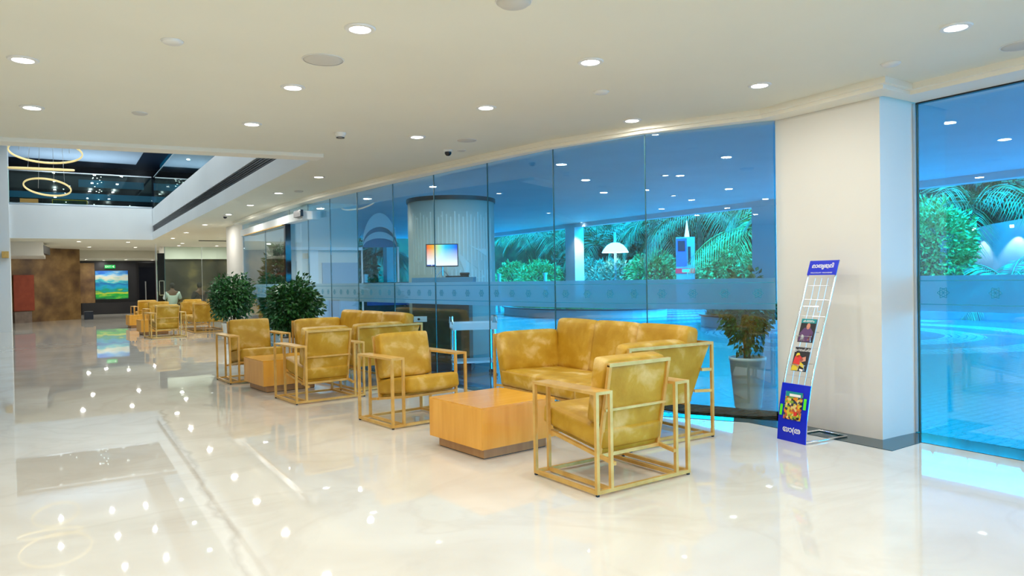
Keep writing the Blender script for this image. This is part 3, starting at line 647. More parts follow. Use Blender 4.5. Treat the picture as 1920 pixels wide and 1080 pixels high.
bush('bright leafy shrub left of the white pillar by the bollard', (16.2, 23.6, 1.1), (.9, .8, .75), 2200, 'leaf_bright', 18, .16)
bush('broad bright shrub at the right edge of the round drum', (16.6, 26.0, 1.1), (.9, .9, .8), 2200, 'leaf_bright', 19, .16)
bush('dark blue shrub seen beyond the glass left of the drum', (9.4, 26.6, 1.3), (1.0, .8, 1.5), 2200, 'leaf_mid', 20, .2)
bush('teal shrub seen through the glass entrance doors', (4.62, 18.35, 1.15), (.42, .32, 1.1), 2000, 'leaf_mid', 21, .16)
def frond(L, m, parent, az, el, seed, droop=1.0):
    rnd = random.Random(seed); mb = MB(); pts = []; n = 16; p = Vector((0, 0, 0)); e = el
    for k in range(n+1):
        pts.append(p.copy()); p = p+Vector((math.cos(e), 0, math.sin(e)))*(L/n); e -= droop*1.6/n
    mb.tube(pts, [.022*(1-k/n*.8) for k in range(n+1)], 4, False)
    for k in range(1, n*2):
        q = k/2; i = int(q); base = pts[i].lerp(pts[min(i+1, n)], q-i); tg_ = (pts[min(i+1, n)]-pts[max(i-1, 0)]).normalized(); ll = L*.34*math.sin(math.pi*min(1, .12+.88*k/(2*n)))**.6+.05
        for sg in (-1, 1):
            d = (tg_*.65+Vector((0, sg*.85, -.35-.2*rnd.random()))).normalized(); w_ = .028
            a = base; b = base+d*ll*.5; c = base+d*ll+Vector((0, 0, -ll*.18)); n0 = len(mb.v)
            mb.v += [tuple(a), tuple(b+tg_*w_), tuple(c), tuple(b-tg_*w_)]; mb.f.append((n0, n0+1, n0+2, n0+3))
    o = mb.build('frond', m, parent); return o
def palm(label, x, y, h, nf, L, m, seed):
    if 15.9 < x < 20.5: k = (x+5.2)/x; x, y, h, L = x*k, y*k, 1.3+(h-1.3)*k-.24, L*k
    t = thing('palm_tree', label, 'palm', (x, y, .24 if x > 15.9 else ZG)); rnd = random.Random(seed)
    MB().tube([(0, 0, 0), (.05, 0, h*.5), (0, .05, h)], [.16, .11, .09], 10).build('trunk', 'bark', t)
    for k in range(nf):
        f = frond(L*rnd.uniform(.8, 1.15), m, t, 0, 0 if 0 else R(rnd.uniform(5, 70)), seed*50+k, rnd.uniform(.9, 1.5)); f.location = (0, 0, h); f.rotation_euler = (0, 0, 6.283*k/nf+rnd.uniform(-.2, .2))
    return t
palm('palm with drooping fronds at the left of the garden view, next to the drum', 17.6, 25.4, 3.0, 13, 2.9, 'leaf_mid', 1)
palm('palm with broad fronds just left of the white canopy pillar', 18.6, 23.0, 2.6, 12, 2.8, 'leaf_mid', 2)
palm('palm behind the dome garden lamp', 19.0, 20.0, 3.3, 13, 3.0, 'leaf_mid', 3)
palm('palm with fronds hanging above the poster kiosk', 18.2, 17.0, 3.3, 14, 3.0, 'leaf_mid', 4)
palm('palm with bright upright fronds between kiosk and blue pillar', 17.8, 14.2, 2.6, 14, 3.0, 'leaf_bright', 5)
palm('palm with dark trunk close to the blue canopy pillar', 17.9, 12.6, 3.0, 12, 2.8, 'leaf_mid', 6)
palm('palm arching over the rounded shrub in the right-hand pane', 24.9, 11.6, 3.2, 14, 3.8, 'leaf_mid', 7)
palm('palm with fronds spreading in front of the lit curved wall', 21.9, 9.3, .6, 12, 2.2, 'leaf_pale', 8)
palm('dark palm seen beyond the dark counter left of the drum', 11.2, 28.6, 2.4, 11, 2.4, 'leaf_mid', 9)
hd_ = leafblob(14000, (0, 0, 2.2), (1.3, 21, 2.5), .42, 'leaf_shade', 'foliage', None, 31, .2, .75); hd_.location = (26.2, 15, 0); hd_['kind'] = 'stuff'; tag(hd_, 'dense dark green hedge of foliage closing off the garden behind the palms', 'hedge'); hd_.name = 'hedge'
bh = MB(); bh.box(28.0, -18, ZG, 28.4, 43.0, 5.6); struct('wall_sky_screen', bh, 'leaf_shade')  # added leaf-green screen that hides the low sky behind the hedge
bh = MB(); bh.box(5.8, 42.5, ZG, 28.0, 43, 5.6); struct('wall_sky_screen_end', bh, 'leaf_shade')
BX = 20.7
rb_ = MB(); rb_.box(BX, -14, ZG-.1, 27.9, 42, .24); struct('floor_garden_bed', rb_, 'soil')
kb_ = MB(); kb_.box(BX-.14, -14, ZG, BX, 42, .26); struct('trim_kerb', kb_, 'garden_stone')
# curved lit wall in right-hand pane
cw = MB(); cpts = [(24.8, 12.6), (24.3, 11.6), (23.7, 10.5), (23.4, 9.2), (23.3, 6), (23.4, 2), (23.6, -4)]; n = len(cpts)
for i in range(n-1):
    (a, b), (c, d) = cpts[i], cpts[i+1]; za, zb = 2.45+.12*i, 2.45+.12*(i+1)
    cw.hexa([(a, b, ZG), (c, d, ZG), (c+.25, d, ZG), (a+.25, b, ZG), (a, b, za), (c, d, zb), (c+.25, d, zb), (a+.25, b, za)])
struct('wall_curved_garden', cw, 'garden_stone')
for i, (x, y) in enumerate([(23.75, 10.95), (23.45, 9.8)]):
    t = thing('wall_washer', ('wall washer lamp on the curved garden wall nearer the rounded shrub', 'wall washer lamp on the curved garden wall nearer the picture edge')[i], 'lamp', (x-.20, y, 2.52))
    MB().lathe([(0, 0), (.05, 0), (.05, .08), (0, .08)], 12).build('housing', 'lamp_spot', t)
    l = bpy.data.lights.new('spot', 'SPOT'); l.energy = 120; l.spot_size = R(75); l.spot_blend = .5; l.color = (.85, .95, 1); lo_ = bpy.data.objects.new('lamp', l); scn.collection.objects.link(lo_); lo_.parent = t; lo_.location = (0, 0, -.02); lo_.rotation_euler = (0, R(-15), 0)
# planters
def planter(label, c, rx, ry, h, n, m, seed, hh=.35):
    t = thing('planter', label, 'planter', (c[0], c[1], ZG)); pr = [(1, 0), (1, h), (.96, h), (.96, h-.05), (0, h-.05)]
    mb = MB(); k = 48; base = 0
    for r0, z in pr: mb.v += [(r0*rx*math.cos(6.2832*i/k), r0*ry*math.sin(6.2832*i/k), z) for i in range(k)]
    for a in range(len(pr)-1):
        for i in range(k): mb.f.append((a*k+i, a*k+(i+1) % k, (a+1)*k+(i+1) % k, (a+1)*k+i))
    mb.build('wall', 'outer_paint', t); rim = MB()
    for i in range(k):
        a, b = 6.2832*i/k, 6.2832*(i+1)/k; P = []
        for z in (h, h+.04):
            for rr, an in ((1.03, a), (1.03, b), (.93, b), (.93, a)): P.append((rr*rx*math.cos(an), rr*ry*math.sin(an), z))
        rim.hexa(P)
    rim.build('rim', 'navy', t); g = MB(); rnd = random.Random(seed)
    for i in range(n):
        a = rnd.uniform(0, 6.28); q = rnd.random()**.5*.9; x, y = q*rx*math.cos(a), q*ry*math.sin(a); hgt = hh*rnd.uniform(.5, 1.2); dx, dy = rnd.gauss(0, .10), rnd.gauss(0, .10); w_ = .018
        n0 = len(g.v); g.v += [(x-w_, y, h-.05), (x+w_, y, h-.05), (x+dx*.4+w_, y+dy*.4, h+hgt*.6), (x+dx*1.6, y+dy*1.6, h+hgt), (x+dx*.4-w_, y+dy*.4, h+hgt*.6)]; g.f.append((n0, n0+1, n0+2, n0+3, n0+4))
    o = g.build('ground_plants', m, t); o['kind'] = 'stuff'
planter('large low oval planter bed with grasses around the white canopy pillar', (15.9, 20.6), 2.4, 3.6, .26, 2600, 'leaf_bright', 41, .42)
planter('smaller round planter with spiky plants near the indoor column', (15.4, 12.2), 1.5, 1.7, .26, 1800, 'leaf_pale', 42, .40)
for x, y, lb in ((14.7, 24.3, 'short white bollard beside the bright shrub at the drum edge'), (15.6, 22.4, 'short white bollard left of the white canopy pillar'), (7.6, 20.2, 'short white bollard seen left of the drum above the dark counter')):
    o = MB().lathe([(0, 0), (.07, 0), (.07, 1.45), (.09, 1.45), (.09, 1.52), (0, 1.52)], 16).build('bollard', 'pot'); o.location = (x, y, ZG); tag(o, lb, 'bollard')
# poster kiosk
kk = thing('poster_kiosk', 'standing kiosk with a blue poster and red base strip among the shrubs', 'kiosk', (20.45, 19.85, ZG), R(-50)); kk.scale = (1.25, 1.25, 1.16)
MB().box(-.28, -.1, 0, .28, .1, 2.42).build('cabinet', 'grey_metal', kk); MB().box(-.27, -.115, 1.45, .05, -.1, 2.38).build('poster', 'poster_blue', kk)
MB().box(-.22, -.13, 1.95, .0, -.115, 2.30).build('emblem_panel', 'navy', kk); MB().box(-.30, -.13, 1.22, .28, -.1, 1.38).build('base_strip', 'strip_red_glow', kk); MB().box(-.10, -.135, 1.25, .12, -.13, 1.35).build('plate', 'print_white', kk)
MB().box(.08, -.12, 1.5, .16, -.1, 2.1).build('slot', 'black', kk); MB().lathe([(.035, 0), (.075, .0), (.01, .55), (0, .55)], 16, (.05, 0, 2.42)).build('uplight_cone', 'garden_lamp', kk)
# dome garden lamp
gl_ = thing('garden_lamp', 'tall garden lamp post with a glowing dome shade right of the white pillar', 'lamp', (21.05, 24.7, .0)); gl_.scale = (1.25, 1.25, 1.2)
MB().tube([(0, 0, 0), (0, 0, 2.75)], .05, 10).build('post', 'grey_metal', gl_); MB().lathe([(.48, 1.98), (.42, 2.10), (.30, 2.25), (.15, 2.34), (0, 2.36)], 32).build('dome_shade', 'garden_lamp', gl_, True)
def point_light(name, loc, e, col, r=.1, parent=None, spot=None, rot=(0, 0, 0)):
    l = bpy.data.lights.new(name, 'SPOT' if spot else 'POINT'); l.energy = e; l.color = col; l.shadow_soft_size = r
    if spot: l.spot_size = R(spot); l.spot_blend = .6
    o = bpy.data.objects.new(name, l); scn.collection.objects.link(o); o.location = loc; o.rotation_euler = rot
    if parent: o.parent = parent
    return o
point_light('lamp', (0, 0, 1.9), 60, (.8, .95, 1), .2, gl_)
# canopy downlights
for i, (x, y) in enumerate([(15.1, 19.45), (9.0, 5.2), (9.6, 9.8), (8.2, 13.5), (12.0, 3.5), (12.2, 12.2), (12.0, 17.0), (7.6, 1.5)]):
    t = thing('canopy_downlight', 'recessed downlight in the outdoor canopy soffit', 'light', (x, y, ZE), 0, 'canopy downlights')
    MB().lathe([(.055, -.012), (.09, -.012), (.09, -.001), (.055, -.001)], 20).build('trim_ring', 'outer_paint', t); MB().lathe([(0, -.006), (.06, -.006)], 20).build('lens', 'lamp_spot', t)
    point_light('lamp', (0, 0, -.05), 40 if i else 220, (.9, .96, 1), .05, t, 100)

for i, (x, y, e) in enumerate([(4.75, 12.6, 90), (5.3, 14.6, 160), (4.35, 17.6, 60), (4.55, 8.3, 60)]):  # added warm lamps that whiten the vestibule wall, entrance and drum
    t = thing('added_porch_light', 'added warm light in the canopy whitening the entrance porch', 'light', (x, y, ZE), 0, 'added porch lights')
    MB().lathe([(.055, -.012), (.09, -.012), (.09, -.001), (.055, -.001)], 20).build('trim_ring', 'outer_paint', t); MB().lathe([(0, -.006), (.06, -.006)], 20).build('lens', 'lens', t)
    point_light('lamp', (0, 0, -.05), e, (1, .95, .80), .06, t, 150)

# ================================================================ CEILING FITTINGS
def downlight_proto():
    t = thing('downlight', '', 'light'); MB().lathe([(.060, -.002), (.060, -.010), (.082, -.010), (.088, -.001), (.060, -.001)], 28).build('trim_ring', 'white_plastic', t)
    MB().lathe([(0, -.004), (.06, -.004)], 24).build('lens', 'lens', t)
    l = bpy.data.lights.new('lamp', 'AREA'); l.shape = 'DISK'; l.size = .11; l.energy = LAMP_W; l.color = (1, .975, .93)
    o = bpy.data.objects.new('lamp', l); scn.collection.objects.link(o); o.parent = t; o.location = (0, 0, -.012)
    return t
dl = downlight_proto(); first = True
seen = {(-.172, 5.413): 'downlight at the upper left of the ceiling', (-.166, 6.828): 'downlight at the left edge, second row, nearer the atrium opening',
        (1.452, 3.864): 'largest downlight left of the picture centre, beside the round speaker', (1.457, 5.263): 'downlight beyond the round speaker', (1.47, 6.652): 'downlight nearest the atrium opening',
        (2.98, 3.718): 'downlight near the middle of the ceiling', (3.006, 5.133): 'downlight above the third glass pane', (3.013, 6.504): 'downlight beside the small smoke detector and dome camera',
        (4.464, 3.558): 'downlight up and left of the column head', (4.425, 4.930): 'downlight close to the cornice over the glazing', (4.436, 2.152): 'downlight at the upper right above the right-hand pane'}
pts = list(seen)
for x, dy in ((-.17, .15), (1.46, 0), (2.99, -.14), (4.46, -.29)):
    for k in range(-7, 0): 
        y = 3.864+dy+1.40*k
        if (x, y) and not (x > 4 and k == -1): pts.append((x, y))
pts.append((-.17, 4.0))
for x, dy in ((-1.8, .3), (-3.5, .45), (-5.2, .6)):
    for k in range(-7, 1): pts.append((x, 3.864+dy+1.40*k))
for p in pts:
    lab = seen.get(p); 
    if lab: lab = 'round recessed '+lab; gp = 'recessed downlights of the lobby ceiling'
    else: lab = 'round recessed ceiling downlight out of view behind the camera'; gp = 'downlights behind the camera'
    if first: dl.location = (*p, ZC); dl['label'] = lab; dl['group'] = gp; first = False
    else: dup(dl, lab, (*p, ZC), 0, gp)
far_l = [c for c in dl.children if c.type == 'LIGHT'][0].data.copy(); far_l.energy = LAMP_W*2.2
FAR = []
for i, (x, y) in enumerate([(2.98, 9.6), (2.95, 11.6), (2.95, 13.6), (2.95, 15.6), (2.95, 18.5), (2.95, 21.5), (2.95, 24.3), (.5, 26.8), (1.9, 26.8), (3.6, 27.2), (.9, 30.5), (2.4, 30.5), (5.0, 28.8), (5.0, 22.5), (4.6, 24), (3.7, 28.9)]):
    FAR.append(dup(dl, 'small distant recessed downlight toward the far end of the lobby', (x, y, ZC), 0, 'distant lobby downlights'))
for i, (x, y) in enumerate([(1.6, 36.2), (2.4, 35.2), (.9, 35.0), (3.5, 36.0)]): FAR.append(dup(dl, 'recessed downlight in the lower ceiling by the painting', (x, y, 2.40), 0, 'downlights by the painting'))
for f in FAR:
    for c in f.children:
        if c.type == 'LIGHT': c.data = far_l
# gallery spots on the dark upper ceiling
gsp = thing('gallery_spot', 'tiny bright spotlight on the dark upper gallery ceiling', 'light', (0, 0, 0), 0, 'gallery spotlights')
MB().lathe([(0, -.03), (.05, -.03), (.05, 0)], 14).build('lens', 'lamp_spot', gsp); l = bpy.data.lights.new('lamp', 'AREA'); l.shape = 'DISK'; l.size = .10; l.energy = 15; l.color = (.86, .95, 1)
o = bpy.data.objects.new('lamp', l); scn.collection.objects.link(o); o.parent = gsp; o.location = (0, 0, -.04)
gl_pts = [(x, y) for x in (-.15, 1.15, 2.05) for y in (11, 14, 17, 19.5, 22, 24.6)]+[(4.2, 20), (4.4, 23), (4.9, 25.4), (3.7, 26.2), (5.6, 22)]
for i, (x, y) in enumerate(gl_pts):
    if i == 0: gsp.location = (x, y, 5.50)
    else: dup(gsp, gsp['label'], (x, y, 5.50), 0, gsp['group'])
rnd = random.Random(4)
for i in range(34):  # glowing beads stand for lamps mirrored in the dark glazing
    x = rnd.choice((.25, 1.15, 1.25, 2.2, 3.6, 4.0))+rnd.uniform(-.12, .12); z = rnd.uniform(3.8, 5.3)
    o = MB().lathe([(0, -.006), (.022, 0), (0, .006)], 8).build('reflected_glint', 'lamp_spot'); o.location = (x, 30.02, z); tag(o, 'glowing bead standing for a lamp reflection in the dark gallery glazing', 'light', 'lamp reflections in the gallery glazing')
def disc(name, x, y, r, h, m, label, cat):
    t = thing(name, label, cat, (x, y, ZC)); MB().lathe([(0, -h), (r*.8, -h), (r, -h*.3), (r, -.0005)], 36).build('cover', m, t, True)
    MB().lathe([(r, -.004), (r*1.06, -.004), (r*1.06, -.0004)], 36).build('flange', 'white_plastic', t); return t
disc('ceiling_speaker', 1.45, 4.526, .125, .008, 'grille', 'large round grey speaker grille in the ceiling left of centre', 'speaker')
disc('ceiling_speaker', 3.541, 6.448, .10, .008, 'grille', 'small round grille in the ceiling beside the dome camera', 'speaker')
disc('ceiling_speaker', 1.996, 3.108, .09, .02, 'grille', 'round grille cut by the top edge of the picture', 'speaker')
disc('ceiling_speaker', 5.175, 2.12, .11, .01, 'grille', 'round grille near the upper right picture edge', 'speaker')
disc('sprinkler_cover', .58, 4.601, .06, .015, 'white_plastic', 'raised white sprinkler cover plate at the upper left', 'sprinkler')
disc('sprinkler_cover', .58, 6.659, .06, .012, 'grille', 'flat grey sprinkler cover plate nearer the atrium opening', 'sprinkler')
disc('sprinkler_cover', 3.537, 4.288, .06, .015, 'white_plastic', 'white sprinkler cover plate right of the picture centre', 'sprinkler')
disc('sprinkler_cover', 4.815, 2.756, .06, .015, 'white_plastic', 'white sprinkler cover plate above the column', 'sprinkler')
disc('sprinkler_cover', 3.166, 11.23, .07, .02, 'grille', 'distant sprinkler cover between bulkhead and glazing', 'sprinkler')
disc('sprinkler_cover', 3.765, 6.981, .05, .01, 'grille', 'small cover plate immediately right of the dome camera', 'sprinkler')
t = thing('smoke_detector', 'small white smoke detector on the ceiling left of the dome camera', 'smoke detector', (2.29, 6.674, ZC))
MB().lathe([(0, -.045), (.035, -.045), (.05, -.02), (.055, 0)], 24).build('housing', 'white_plastic', t, True); MB().lathe([(.03, -.046), (.04, -.046), (.04, -.05), (.03, -.05)], 16).build('sensor_ring', 'black', t)
for x, y, lb in ((3.619, 7.018, 'black dome camera on the ceiling above the glazing'), (2.937, 15.911, 'distant black dome camera near the white bulkhead')):
    t = thing('dome_camera', lb, 'camera', (x, y, ZC)); MB().lathe([(.05, 0), (.05, -.02), (.035, -.025)], 20).build('base', 'white_plastic', t)
    MB().lathe([(.038, -.02), (.036, -.045), (.022, -.062), (0, -.068)], 20).build('dome', 'black_gloss', t, True)
o = MB().box(-.55, -.06, -.02, .55, .06, -.001).build('linear_vent', 'black'); o.location = (4.404, 25.4, ZC); tag(o, 'short dark linear ceiling vent above the far glass partition', 'vent')
# added upward area lights that brighten the dark gallery ceiling panels
for nm, loc, sx_, sy_, e in (('added uplight strip brightening the gallery ceiling behind the far white band', (.6, 27.2, 3.78), 3.4, .1, 80), ('added uplight strip along the gallery above the long bulkhead', (3.3, 17, 3.78), .1, 14, 140)):
    t = thing('added_uplight', nm, 'light', loc); MB().box(-sx_/2, -sy_/2, -.08, sx_/2, sy_/2, 0).build('housing', 'steel', t)
    l = bpy.data.lights.new('lamp', 'AREA'); l.shape = 'RECTANGLE'; l.size = sx_; l.size_y = sy_; l.energy = e; l.color = (.75, .9, 1); o = bpy.data.objects.new('lamp', l); scn.collection.objects.link(o); o.parent = t; o.location = (0, 0, .02); o.rotation_euler = (R(180), 0, 0)
# ring chandelier
ch = thing('ring_chandelier', 'pendant chandelier of three thin gold rings on fine cables in the atrium', 'chandelier', (0, 0, 0))
MB().torus((-.20, 17.0, 3.97), .62, .014, (R(-11.5), R(1))).build('ring', 'ring_gold', ch, True); MB().torus((-.28, 17.0, 3.63), .55, .012, (R(8.6), R(-1))).build('ring', 'ring_gold', ch, True)
MB().torus((-.19, 17.0, 3.27), .40, .013, (R(-17), R(6))).build('ring', 'ring_gold', ch, True)
cb = MB()
for x, y, z in ((-.5, 16.7, 3.6), (-.08, 17.3, 3.3), (.1, 16.8, 3.35), (-.35, 17.3, 3.28), (.2, 17.2, 4.0), (-.65, 17.0, 3.98)): cb.tube([(x, y, z), (x*.6-.05, 17+(y-17)*.5, 5.5)], .0035, 5)
cb.build('cable', 'steel', ch); MB().lathe([(0, 5.5), (.2, 5.5), (.2, 5.6)], 24, (-.1, 17, 0)).build('canopy_plate', 'steel', ch)

# ================================================================ FURNITURE
W, D, AH, AW = .805, .63, .62, .121
def armchair_proto(label, loc, rz):
    t = thing('armchair', label, 'chair', loc, rz, 'mustard armchairs with open brass frames'); b = .022; x0, y0 = -W/2, -D/2; X = lambda v: x0+v; Y = lambda v: y0+v
    m_ = MB(); z = .013+b/2
    m_.bar((X(0), Y(b/2), z), (X(W), Y(b/2), z), b); m_.bar((X(0), Y(D-b/2), z), (X(W), Y(D-b/2), z), b)
    for x in (b/2, AW, W-AW, W-b/2): m_.bar((X(x), Y(b), z), (X(x), Y(D-b), z), b)
    m_.build('base_frame', 'brass', t)
    for x in (b/2, W-b/2):
        for y in (b/2, D-b/2):
            MB().box(X(x)-.008, Y(y)-.008, 0, X(x)+.008, Y(y)+.008, .013).build('foot', 'black', t)
    for x in (b/2, AW, W-AW, W-b/2):
        for y in (b/2, D-b/2): MB().bar((X(x), Y(y), .013+b), (X(x), Y(y), AH-.018), b).build('post', 'brass', t)
    for x in (0, W-AW-b/2): 
        MB().box(X(x), Y(0), AH-.018, X(x+AW+b/2), Y(D), AH).build('armrest', 'brass', t)
    sf = MB()
    for x in (AW+b, W-AW-b): sf.bar((X(x), Y(D), .272), (X(x), Y(.0), .178), b)
    sf.bar((X(AW), Y(D-.01), .270), (X(W-AW), Y(D-.01), .270), b); sf.bar((X(AW), Y(.14), .198), (X(W-AW), Y(.14), .198), b)
    sf.build('seat_frame', 'brass', t)
    bf = MB(); B0, B1 = (.150, .195), (.040, .765)
    for x in (AW+b*1.3, W-AW-b*1.3): bf.bar((X(x), Y(B0[0]), B0[1]), (X(x), Y(B1[0]), B1[1]), b)
    bf.bar((X(AW+b*.8), Y(B1[0]), B1[1]), (X(W-AW-b*.8), Y(B1[0]), B1[1]), b)
    yb = B0[0]+(B1[0]-B0[0])*.51; bf.bar((X(AW+b), Y(yb-.012), .485), (X(W-AW-b), Y(yb-.012), .485), .016)
    bf.build('back_frame', 'brass', t)
    wi = W-2*AW-3.2*b
    # upholstered back panel behind the crossbar
    ang = math.atan2(B0[0]-B1[0], B1[1]-B0[1]); Lb = math.hypot(B0[0]-B1[0], B1[1]-B0[1])
    pn_ = cushion(wi, .022, Lb-.02, .008, .003, 6); Mb = Matrix.Translation((0, Y((B0[0]+B1[0])/2+.012), (B0[1]+B1[1])/2)) @ Matrix.Rotation(ang, 4, 'X')
    xform(pn_, Mb); pn_.build('back_panel', 'velvet', t, True)
    bc = cushion(wi+.03, .115, .41, .022, .006, 10); xform(bc, Matrix.Translation((0, Y(.165), .595)) @ Matrix.Rotation(ang, 4, 'X')); bc.build('back_cushion', 'velvet', t, True)
    sl_ = math.atan2(.094, D); sc_ = cushion(wi+.03, .60, .135, .028, .008, 10); xform(sc_, Matrix.Translation((0, Y(.41), .342)) @ Matrix.Rotation(sl_, 4, 'X')); sc_.build('seat_cushion', 'velvet', t, True)
    pnl = cushion(wi-.01, .46, .016, .006, .0, 4); xform(pnl, Matrix.Translation((0, Y(.40), .262)) @ Matrix.Rotation(sl_, 4, 'X')); pnl.build('seat_panel', 'velvet_dark', t, True)
    return t
def ctr(N, th):  # corner N and angle to centre
    a = R(th); return (N[0]+math.cos(a)*W/2-math.sin(a)*D/2, N[1]+math.sin(a)*W/2+math.cos(a)*D/2, .0)
def on(z, c): return (c[0], c[1], z)
ac = armchair_proto('nearest mustard armchair, back toward the viewer, in front of the coffee table', ctr((2.6435, 3.2943), 2.5), R(2.5))
GA = ac['group']
dup(ac, 'mustard armchair facing the viewer just left of the nearest coffee table', ctr((2.4085, 5.8101), 7.4), R(187.4), GA)
dup(ac, 'mustard armchair with its back to the viewer in front of the second coffee table', ctr((2.0689, 7.5968), 6.3), R(6.3), GA)
dup(ac, 'mustard armchair facing the viewer left behind the second coffee table', ctr((1.8033, 9.6941), 5.0), R(185), GA)
dup(ac, 'distant mustard armchair seen square from behind, nearest of the far group', (2.13, 19.35, 0), R(9), GA)
dup(ac, 'far mustard armchair half hidden just left behind the square-on distant armchair', (2.36, 22.6, 0), R(183), GA)
dup(ac, 'farthest mustard armchair at the left end of the distant group', (2.28, 25.6, 0), R(4), GA)
dup(ac, 'far mustard armchair behind the distant group, close to the glass partition', (3.55, 24.6, 0), R(185), GA)
def table_proto(label, loc, rz):
    t = thing('coffee_table', label, 'table', loc, rz, 'oak cube coffee tables'); s = .348; zt = .382
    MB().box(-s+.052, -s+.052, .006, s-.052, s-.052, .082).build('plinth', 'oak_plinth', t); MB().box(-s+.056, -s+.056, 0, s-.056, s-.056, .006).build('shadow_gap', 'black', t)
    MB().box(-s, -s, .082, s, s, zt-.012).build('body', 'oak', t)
    o = MB().box(-s, -s, zt-.012, s, s, zt).build('top', 'oak_top', t); return t
def tctr(N, th, s=.348): a = R(th); return (N[0]+math.cos(a)*s-math.sin(a)*s, N[1]+math.sin(a)*s+math.cos(a)*s, .0)
ct = table_proto('nearest oak cube coffee table between the two front armchairs', tctr((2.4991, 4.4024), 6.3), R(6.3)); GT = ct['group']
dup(ct, 'second oak cube coffee table behind the armchair seen from the back', tctr((1.975, 8.62), 6.0), R(6), GT)
dup(ct, 'distant oak cube coffee table left of the square-on far armchair', tctr((1.70, 20.5), 4), R(4), GT)
dup(ct, 'farthest small-looking oak cube table at the left end of the far group', tctr((1.70, 24.2), 4), R(4), GT)
SL, SD, SH = 1.97, .89, .767
def sofa_proto(label, loc, rz):
    t = thing('sofa', label, 'sofa', loc, rz, 'mustard three-sided sofas'); b = .022; z = .013+b/2; m_ = MB()
    for x in (b/2, .115, SL-.115, SL-b/2): m_.bar((x, b, z), (x, SD-b, z), b)
    for y in (b/2, SD-b/2): m_.bar((0, y, z), (SL, y, z), b)
    m_.build('base_frame', 'brass', t)
    for x in (b/2, SL-b/2):
        for y in (b/2, SD-b/2):
            MB().bar((x, y, .013+b), (x, y, SH), b).build('post', 'brass', t); MB().box(x-.008, y-.008, 0, x+.008, y+.008, .013).build('foot', 'black', t)
    tr_ = MB()
    for x in (b/2, SL-b/2): tr_.bar((x, b, SH-b/2), (x, SD-b, SH-b/2), b)
    tr_.bar((b, b/2, SH-b/2), (SL-b, b/2, SH-b/2), b); tr_.build('top_rail', 'brass', t)
    br = MB()
    for x, s in ((b/2, 1), (SL-b/2, -1)):
        for zz in (.545, .375): br.bar((x+s*.0, .01, zz), (x+s*(.03 if zz > .5 else .06), .10+.05*(zz < .5), zz), b)
        br.bar((x, SD-b, .27), (x+s*.13, SD-.06, .27), b)
        br.bar((x+s*.115, .16, z), (x+s*.115, .16, .27), b); br.bar((x+s*.115, SD-.06, z), (x+s*.115, SD-.06, .27), b)
    br.bar((.12, SD-.05, .265), (SL-.12, SD-.05, .265), b); br.bar((.12, .16, .265), (SL-.12, .16, .265), b)
    br.build('seat_frame', 'brass', t)
    # tilted upholstered shells
    for x, s in ((.02, 1), (SL-.02, -1)):
        o_ = MB(); th_ = .025*s
        bot = [(x+s*.10, .17, .28), (x+s*.10, SD-.02, .28), (x+s*.10+th_, SD-.02, .28), (x+s*.10+th_, .17, .28)]; top = [(x, .03, SH-.03), (x, SD-.01, SH-.03), (x+th_, SD-.01, SH-.03), (x+th_, .03, SH-.03)]
        o_.hexa(bot+top); o_.build('side_panel', 'velvet', t)
    MB().hexa([(.12, .15, .28), (SL-.12, .15, .28), (SL-.12, .175, .28), (.12, .175, .28), (.03, .025, SH-.03), (SL-.03, .025, SH-.03), (SL-.03, .05, SH-.03), (.03, .05, SH-.03)]).build('back_panel', 'velvet', t)
    ang = math.atan2(.12, .46); n = 3; x0, x1 = .10, SL-.10; w_ = (x1-x0)/n
    for k in range(n):
        c = cushion(w_-.004, .15, .48, .035, .012, 10); xform(c, Matrix.Translation((x0+w_*(k+.5), .165, .645)) @ Matrix.Rotation(ang*.8, 4, 'X')); c.build('back_cushion', 'velvet', t, True)
    for x, s in ((.135, 1), (SL-.135, -1)):
        c = cushion(.13, SD-.24, .38, .035, .01, 10); xform(c, Matrix.Translation((x, .235+(SD-.24)/2, .595)) @ Matrix.Rotation(-s*.18, 4, 'Y')); c.build('side_cushion', 'velvet', t, True)
    for xa, xb in ((.125, .70), (.70, SL-.125)):
        c = cushion(xb-xa, .78, .15, .03, .008, 10); xform(c, Matrix.Translation(((xa+xb)/2, .50, .352)) @ Matrix.Rotation(.03, 4, 'X')); c.build('seat_cushion', 'velvet', t, True)
    return t
sf = sofa_proto('nearest mustard three-seat sofa along the glass behind the front armchair', (4.415, 3.995, 0), R(90)); GS = sf['group']
dup(sf, 'second mustard sofa beyond it, its near side panel behind the second armchair', (3.80, 8.14, 0), R(97), GS)
dup(sf, 'distant mustard sofa seen end-on left of the farther potted plant', (3.82, 20.4, 0), R(92), GS)
# small wooden framed board behind plant
o = MB().box(-.14, -.02, 0, .14, .02, .95).build('display_board', 'oak_plinth'); o.location = (3.42, 12.0, 0.03); o.rotation_euler.z = R(-10); tag(o, 'small brown framed board standing by the glass behind the potted plant', 'board')
MB().box(-.16, -.03, -.03, .16, .03, .0).build('foot', 'black', o)

# ================================================================ MAGAZINE RACK
ra = math.atan2(3.397-3.664, 4.741-4.762)      # direction of the base front edge
RW = .268
